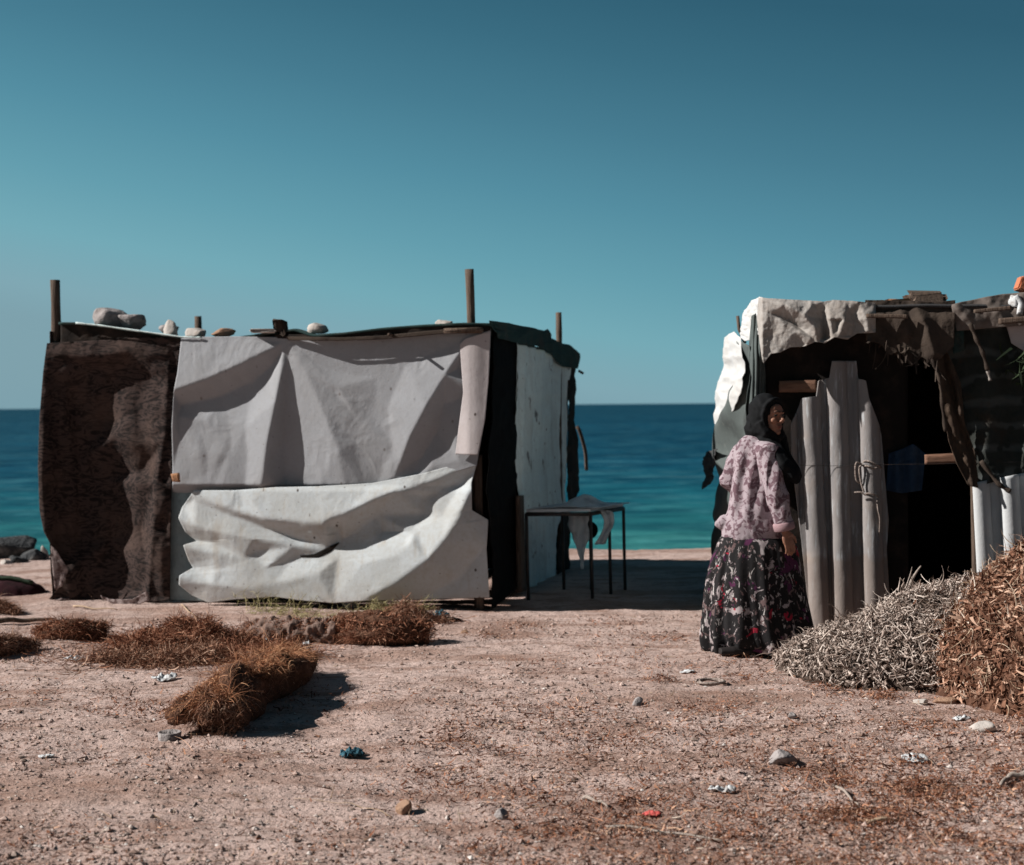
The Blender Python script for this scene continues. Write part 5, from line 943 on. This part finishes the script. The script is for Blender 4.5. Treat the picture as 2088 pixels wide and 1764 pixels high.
body += [tube([hp(0, -.02, -.05), neck, Q(480, 420, .03)], [.055, .055, .07], 12)]
body += [tube([Q(475, 380, .03), Q(475, 520, .03), Q(480, 700, .02), Q(470, 880, .02), Q(475, 980, .02)], [.085, .092, .09, .10, .11], 16)]
rs, re_, rw = Q(545, 420, -.10), Q(592, 650, -.16), Q(648, 882, -.16)
ls, le, lw = Q(385, 420, .14), Q(292, 575, .16), Q(400, 690, .34)
body += [tube([Q(480, 400, .03), rs, re_, rw], [.06, .055, .043, .027], 12), tube([Q(470, 400, .05), ls, le, lw], [.06, .055, .043, .027], 12)]
# legs and feet under the skirt
fA, fB = Q(300, 1672, -.10), Q(520, 1678, .06)
for hip, ft in ((Q(430, 990, -.05), fA), (Q(510, 990, .05), fB)):
    kn = (hip + ft) / 2 + np.array([.02, -.01, .03]); ft2 = np.array([ft[0], ft[1], gz + .07]); body += [tube([hip, kn, ft2], [.085, .058, .038], 12), tube([ft2 + [-.03, 0, -.02], ft2 + [.07, .03, -.045], ft2 + [.15, .05, -.055]], [.036, .036, .022], 10)]
def hand(wr, d, s, n, sgn=1):
    d, s, n = [v / np.linalg.norm(v) for v in (d, s, n)]; pr_ = []
    pm = wr + d * .05; Rm = np.stack([s, n, d], 1); pr_.append(ell(pm, (.041, .016, .052), Rm, 18, 12)); pr_.append(tube([wr - d * .03, wr, wr + d * .03], [.026, .025, .028], 10, flat=(n, .75)))
    for i, (o, L, r_) in enumerate(((.030, .070, .0088), (.010, .078, .009), (-.010, .072, .0088), (-.029, .058, .0078))):
        k = wr + d * (.092 - .004 * abs(i - 1)) + s * o; sp = s * o * .25; b1_ = d * .9 - n * .25 + sp; b2_ = d * .65 - n * .65; b3_ = d * .3 - n * .85
        q1 = k + b1_ / np.linalg.norm(b1_) * L * .45; q2_ = q1 + b2_ / np.linalg.norm(b2_) * L * .32; q3_ = q2_ + b3_ / np.linalg.norm(b3_) * L * .25
        pr_.append(tube([k - d * .025, k, q1, q2_, q3_], [r_ * 1.05, r_ * 1.1, r_, r_ * .92, r_ * .75], 8)); pr_.append(ell(k, (r_ * 1.15,) * 3, None, 10, 8))
    t0 = wr + d * .025 + s * .032 * sgn; t1 = t0 + (d * .7 + s * .7 * sgn - n * .2) * .032; t2_ = t1 + (d * .95 + s * .25 * sgn - n * .3) * .028; pr_.append(tube([wr + d * .01 + s * .015 * sgn, t0, t1, t2_, t2_ + (d * .9 - n * .3) * .016], [.016, .015, .011, .0095, .007], 8))
    return pr_
dR = rw - re_; body += hand(rw + dR / np.linalg.norm(dR) * .03, np.array([.30, -.02, -.95]), np.array([.85, .45, .25]), np.array([.3, -.95, .1]))
dL = lw - le; body += hand(lw + dL / np.linalg.norm(dL) * .02, dL + np.array([.1, 0, -.1]), np.array([0, .2, 1.0]), np.array([-.3, -.9, 0]))
V, Fc = union(body, .0042, 3, .5)
woman = mk('person', [(V, Fc, M['skin'])], base=(foot[0], foot[1], gz), label='woman in a black headscarf, pink floral blouse and dark floral skirt glancing back', cat='person')
for s_ in (-1, 1):
    mk('eye', [(*ell(hp(.031 * s_, .080, .008), (.0135, .0075, .0058), HR, 14, 10), M['eye'])], woman)
    mk('eyebrow', [(*tube([hp(.012 * s_, .0985, .029), hp(.03 * s_, .0925, .034), hp(.05 * s_, .077, .027)], [.0035, .004, .002], 6), M['brow'])], woman)
mk('lips', [(*ell(hp(0, .0865, -.058), (.0225, .009, .0045), HR, 14, 8), M['lip']), (*ell(hp(0, .0845, -.067), (.019, .009, .005), HR, 14, 8), M['lip'])], woman)
# headscarf
sc = [ell(hp(0, -.034, .024), (.100, .104, .125), HR, 28, 18), ell(hp(0, -.05, -.03), (.098, .09, .12), HR, 24, 16)]
ring = [hp(.088 * math.sin(t_), .046 - .018 * abs(math.sin(t_)) + .012 * math.cos(t_), .012 + .098 * math.cos(t_)) for t_ in np.linspace(0, 2 * np.pi, 28)]
sc += [tube(ring, .0135, 10, cap=False)]
sc += [tube([hp(-.085, .0, -.03), hp(-.07, .03, -.095), hp(0, .045, -.135), hp(.06, .035, -.12), hp(.085, 0, -.04)], [.035, .036, .038, .034, .03], 12)]
sc += [tube([hp(0, -.06, -.02), Q(485, 290, .03), Q(470, 330, .05)], [.095, .09, .06], 14)]
sc += [tube([hp(-.02, -.02, -.10), Q(555, 345, -.05), Q(600, 415, -.13), Q(650, 480, -.17), Q(700, 540, -.16), Q(735, 580, -.13)], [.07, .066, .058, .052, .056, .04], 14, flat=(np.array([.3, -.9, .35]), .5))]
sc += [tube([hp(.06, .0, -.08), Q(640, 330, .03), Q(668, 420, .02), Q(710, 520, .0), Q(730, 575, -.03)], [.04, .03, .022, .04, .03], 12)]
sc += [tube([hp(-.07, -.07, -.06), Q(430, 250, .02), Q(405, 268, .03)], [.05, .035, .018], 10)]
V, Fc = union(sc, .0065, 5, .5); nz = fbm(V[:, 0] * 14, V[:, 1] * 14, V[:, 2] * 9, 5, 3); fold = np.sin(V[:, 2] * 60 + V[:, 0] * 90 + nz * 4) * .0035
cen = np.array([hc[0], hc[1], 0]); dd = V - cen; dd[:, 2] = 0; dd /= np.linalg.norm(dd, axis=1)[:, None] + 1e-6; V = V + dd * (fold + nz * .004)[:, None]
mk('headscarf', [(V, Fc, M['scarf'])], woman)
# blouse: torso loft + sleeves, fused
def loft(levels, depth, n=48, dyc=0.0, foldamp=0.0, foldn=9, seed=0, sub=6, hem=None):
    lv = smoothpoly(levels, sub); out = []; a = np.linspace(0, 2 * np.pi, n, endpoint=False)
    for i, (zy, xl, xr) in enumerate(lv):
        c = Q((xl + xr) / 2, zy, dyc); hw = np.linalg.norm(Q(xr, zy, dyc) - Q(xl, zy, dyc)) / 2; t_ = i / (len(lv) - 1)
        ph = fbm(np.cos(a) * 1.5 + seed, np.sin(a) * 1.5, np.full(n, t_ * .8), seed, 2) * 2.5
        f_ = 1 + foldamp * t_ * (np.sin(a * foldn + ph * 2) * .6 + np.sin(a * (foldn * 2 + 1) + ph * 3) * .4)
        ring_ = np.stack([c[0] + np.cos(a) * hw * f_, c[1] + np.sin(a) * hw * depth * f_, np.full(n, c[2])], -1)
        if hem is not None: ring_[:, 2] += hem(a, t_)
        out.append(ring_)
    V = np.concatenate(out); Fc = gridF(n, len(out), True).tolist(); return V, Fc, len(out)
tl = [(300, 405, 520), (325, 375, 560), (370, 345, 585), (450, 325, 612), (560, 315, 640), (700, 298, 655), (820, 276, 660), (900, 258, 662), (965, 252, 655)]
V, Fc, k = loft(tl, .72, 40, .02); Fc += [list(range(40))[::-1], list(range((k - 1) * 40, k * 40))]
bl_ = [(V, Fc), tube([Q(500, 385, -.01), rs + [.0, .0, .01], rs * .5 + re_ * .5, re_, re_ * .45 + rw * .55, rw + [0, 0, .02]], [.075, .078, .07, .066, .062, .060], 16),
       tube([Q(440, 390, .08), ls, ls * .5 + le * .5, le, le * .5 + lw * .5, lw], [.075, .075, .068, .062, .056, .05], 16), tube([Q(285, 840, .03), Q(240, 862, .02), Q(214, 860, .02)], [.05, .035, .012], 10)]
V, Fc = union(bl_, .0075, 4, .5)
# diagonal cloth folds: across the back and down the sleeve
zx = ((1044 + (V[:, 0] / V[:, 1]) * F) * 1.1015 - 1530) * 2.8; zy = (((822 + (CH - V[:, 2]) / V[:, 1] * F) * 1.1015) - 870) * 2.8
fo = .010 * np.sin(zx * .075 + zy * .012 + 2.0 * fbm(zx * .008, zy * .004, None, 3, 3)) * sstep(380, 480, zy) * sstep(900, 650, zy)
fo = fo + .006 * ridged(zx * .013 - zy * .006, zy * .006 + zx * .004, 8, 2) + .003 * fbm(V[:, 0] * 16, V[:, 1] * 16, V[:, 2] * 10, 6, 3)
cen = np.array([foot[0], foot[1] + .02, 0]); dd = V - cen; dd[:, 2] = 0; dd /= np.linalg.norm(dd, axis=1)[:, None] + 1e-6
mk('blouse', [(V + dd * fo[:, None], Fc, M['blouse'])], woman)
cd = (rw - re_) / np.linalg.norm(rw - re_); c0 = rw - cd * .035; mk('cuff', [(*tube([c0, c0 + cd * .008, c0 + cd * .045, c0 + cd * .052], [.060, .066, .066, .058], 20), M['cuff'])], woman)
# skirt
sl = [(925, 268, 640), (960, 240, 690), (1010, 222, 725), (1100, 190, 742), (1250, 162, 772), (1400, 146, 802), (1540, 134, 830), (1600, 140, 838), (1672, 160, 800)]
V, Fc, k = loft(sl, .68, 200, .02, .10, 12, 4, 7, hem=lambda a_, t_: (t_ > .9) * (.022 * np.sin(a_ * 3 + 1.0) + .012 * np.sin(a_ * 7)) * (t_ - .9) * 10)
lift = .05 * np.exp(-((V[:, 0] - fA[0] - .05) / .11) ** 2) * (V[:, 1] < foot[1]) * sstep(.35, 0, V[:, 2] - gz); V[:, 2] = np.maximum(V[:, 2] + lift, gz + .012); mk('skirt', [(V, Fc, M['skirt'])], woman, solid=.004)
for ft, r_o in ((fA, .085), (fB, .0)):
    b_ = np.array([ft[0] - .02, ft[1] - r_o, gz]); mk('shoe', [union([tube([b_ + [-.05, -.01, .035], b_ + [.03, .005, .035], b_ + [.12, .03, .028], b_ + [.17, .045, .022]], [.032, .040, .040, .022], 12, flat=((0, 0, 1), .75))], .005, 3) + (M['shoe'],)], woman)

# ================================================================== sky, sun, camera
sun_v = np.array([1.0, .08, -.655]); sun_v /= np.linalg.norm(sun_v)
L = bpy.data.lights.new('sun', 'SUN'); L.energy = 5.0; L.angle = R(.5); L.color = (1.0, .955, .90)
lo = bpy.data.objects.new('sun', L); COL.objects.link(lo); lo.rotation_euler = Vector(sun_v.tolist()).to_track_quat('-Z', 'Y').to_euler(); lo.location = (-10, 5, 10)
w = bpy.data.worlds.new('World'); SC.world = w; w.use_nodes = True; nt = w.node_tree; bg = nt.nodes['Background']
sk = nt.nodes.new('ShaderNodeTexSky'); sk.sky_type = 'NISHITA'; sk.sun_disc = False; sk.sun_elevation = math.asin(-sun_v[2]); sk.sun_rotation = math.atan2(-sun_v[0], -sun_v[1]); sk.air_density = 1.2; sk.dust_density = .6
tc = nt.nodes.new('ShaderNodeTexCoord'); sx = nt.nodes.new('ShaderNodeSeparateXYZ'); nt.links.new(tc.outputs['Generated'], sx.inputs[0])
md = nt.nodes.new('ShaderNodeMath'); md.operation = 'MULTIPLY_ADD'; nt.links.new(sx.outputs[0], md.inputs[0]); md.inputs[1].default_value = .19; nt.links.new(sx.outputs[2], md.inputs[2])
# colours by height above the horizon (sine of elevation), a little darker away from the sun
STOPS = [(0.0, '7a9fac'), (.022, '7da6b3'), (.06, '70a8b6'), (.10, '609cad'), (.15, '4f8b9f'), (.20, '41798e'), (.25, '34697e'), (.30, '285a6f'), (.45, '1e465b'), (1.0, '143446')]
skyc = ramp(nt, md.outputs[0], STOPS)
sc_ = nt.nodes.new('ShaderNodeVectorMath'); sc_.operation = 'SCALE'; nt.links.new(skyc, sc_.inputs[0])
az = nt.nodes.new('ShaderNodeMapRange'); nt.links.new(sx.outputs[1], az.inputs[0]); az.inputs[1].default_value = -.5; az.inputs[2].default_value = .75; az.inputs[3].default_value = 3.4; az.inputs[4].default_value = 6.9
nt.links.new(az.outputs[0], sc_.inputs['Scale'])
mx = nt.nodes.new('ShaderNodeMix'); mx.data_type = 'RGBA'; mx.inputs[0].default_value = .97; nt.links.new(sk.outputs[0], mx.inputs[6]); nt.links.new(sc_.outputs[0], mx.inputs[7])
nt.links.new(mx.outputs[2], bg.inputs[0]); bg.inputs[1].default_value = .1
cd_ = bpy.data.cameras.new('camera'); cam = bpy.data.objects.new('camera', cd_); COL.objects.link(cam)
cd_.sensor_width = 36; cd_.lens = 36 * F / 2088; cd_.clip_end = 60000; cd_.clip_start = .05
cam.matrix_world = Matrix(((rt[0], up[0], -fw[0], CAM[0]), (rt[1], up[1], -fw[1], CAM[1]), (rt[2], up[2], -fw[2], CAM[2]), (0, 0, 0, 1)))
cd_.dof.use_dof = True; cd_.dof.focus_distance = 7.3; cd_.dof.aperture_fstop = 2.5
SC.camera = cam
SC.view_settings.view_transform = 'Standard'; SC.view_settings.look = 'None'; SC.view_settings.exposure = 0.52; SC.view_settings.gamma = 1.0
SC.cycles.use_denoising = True
SC.cycles.max_bounces = 6
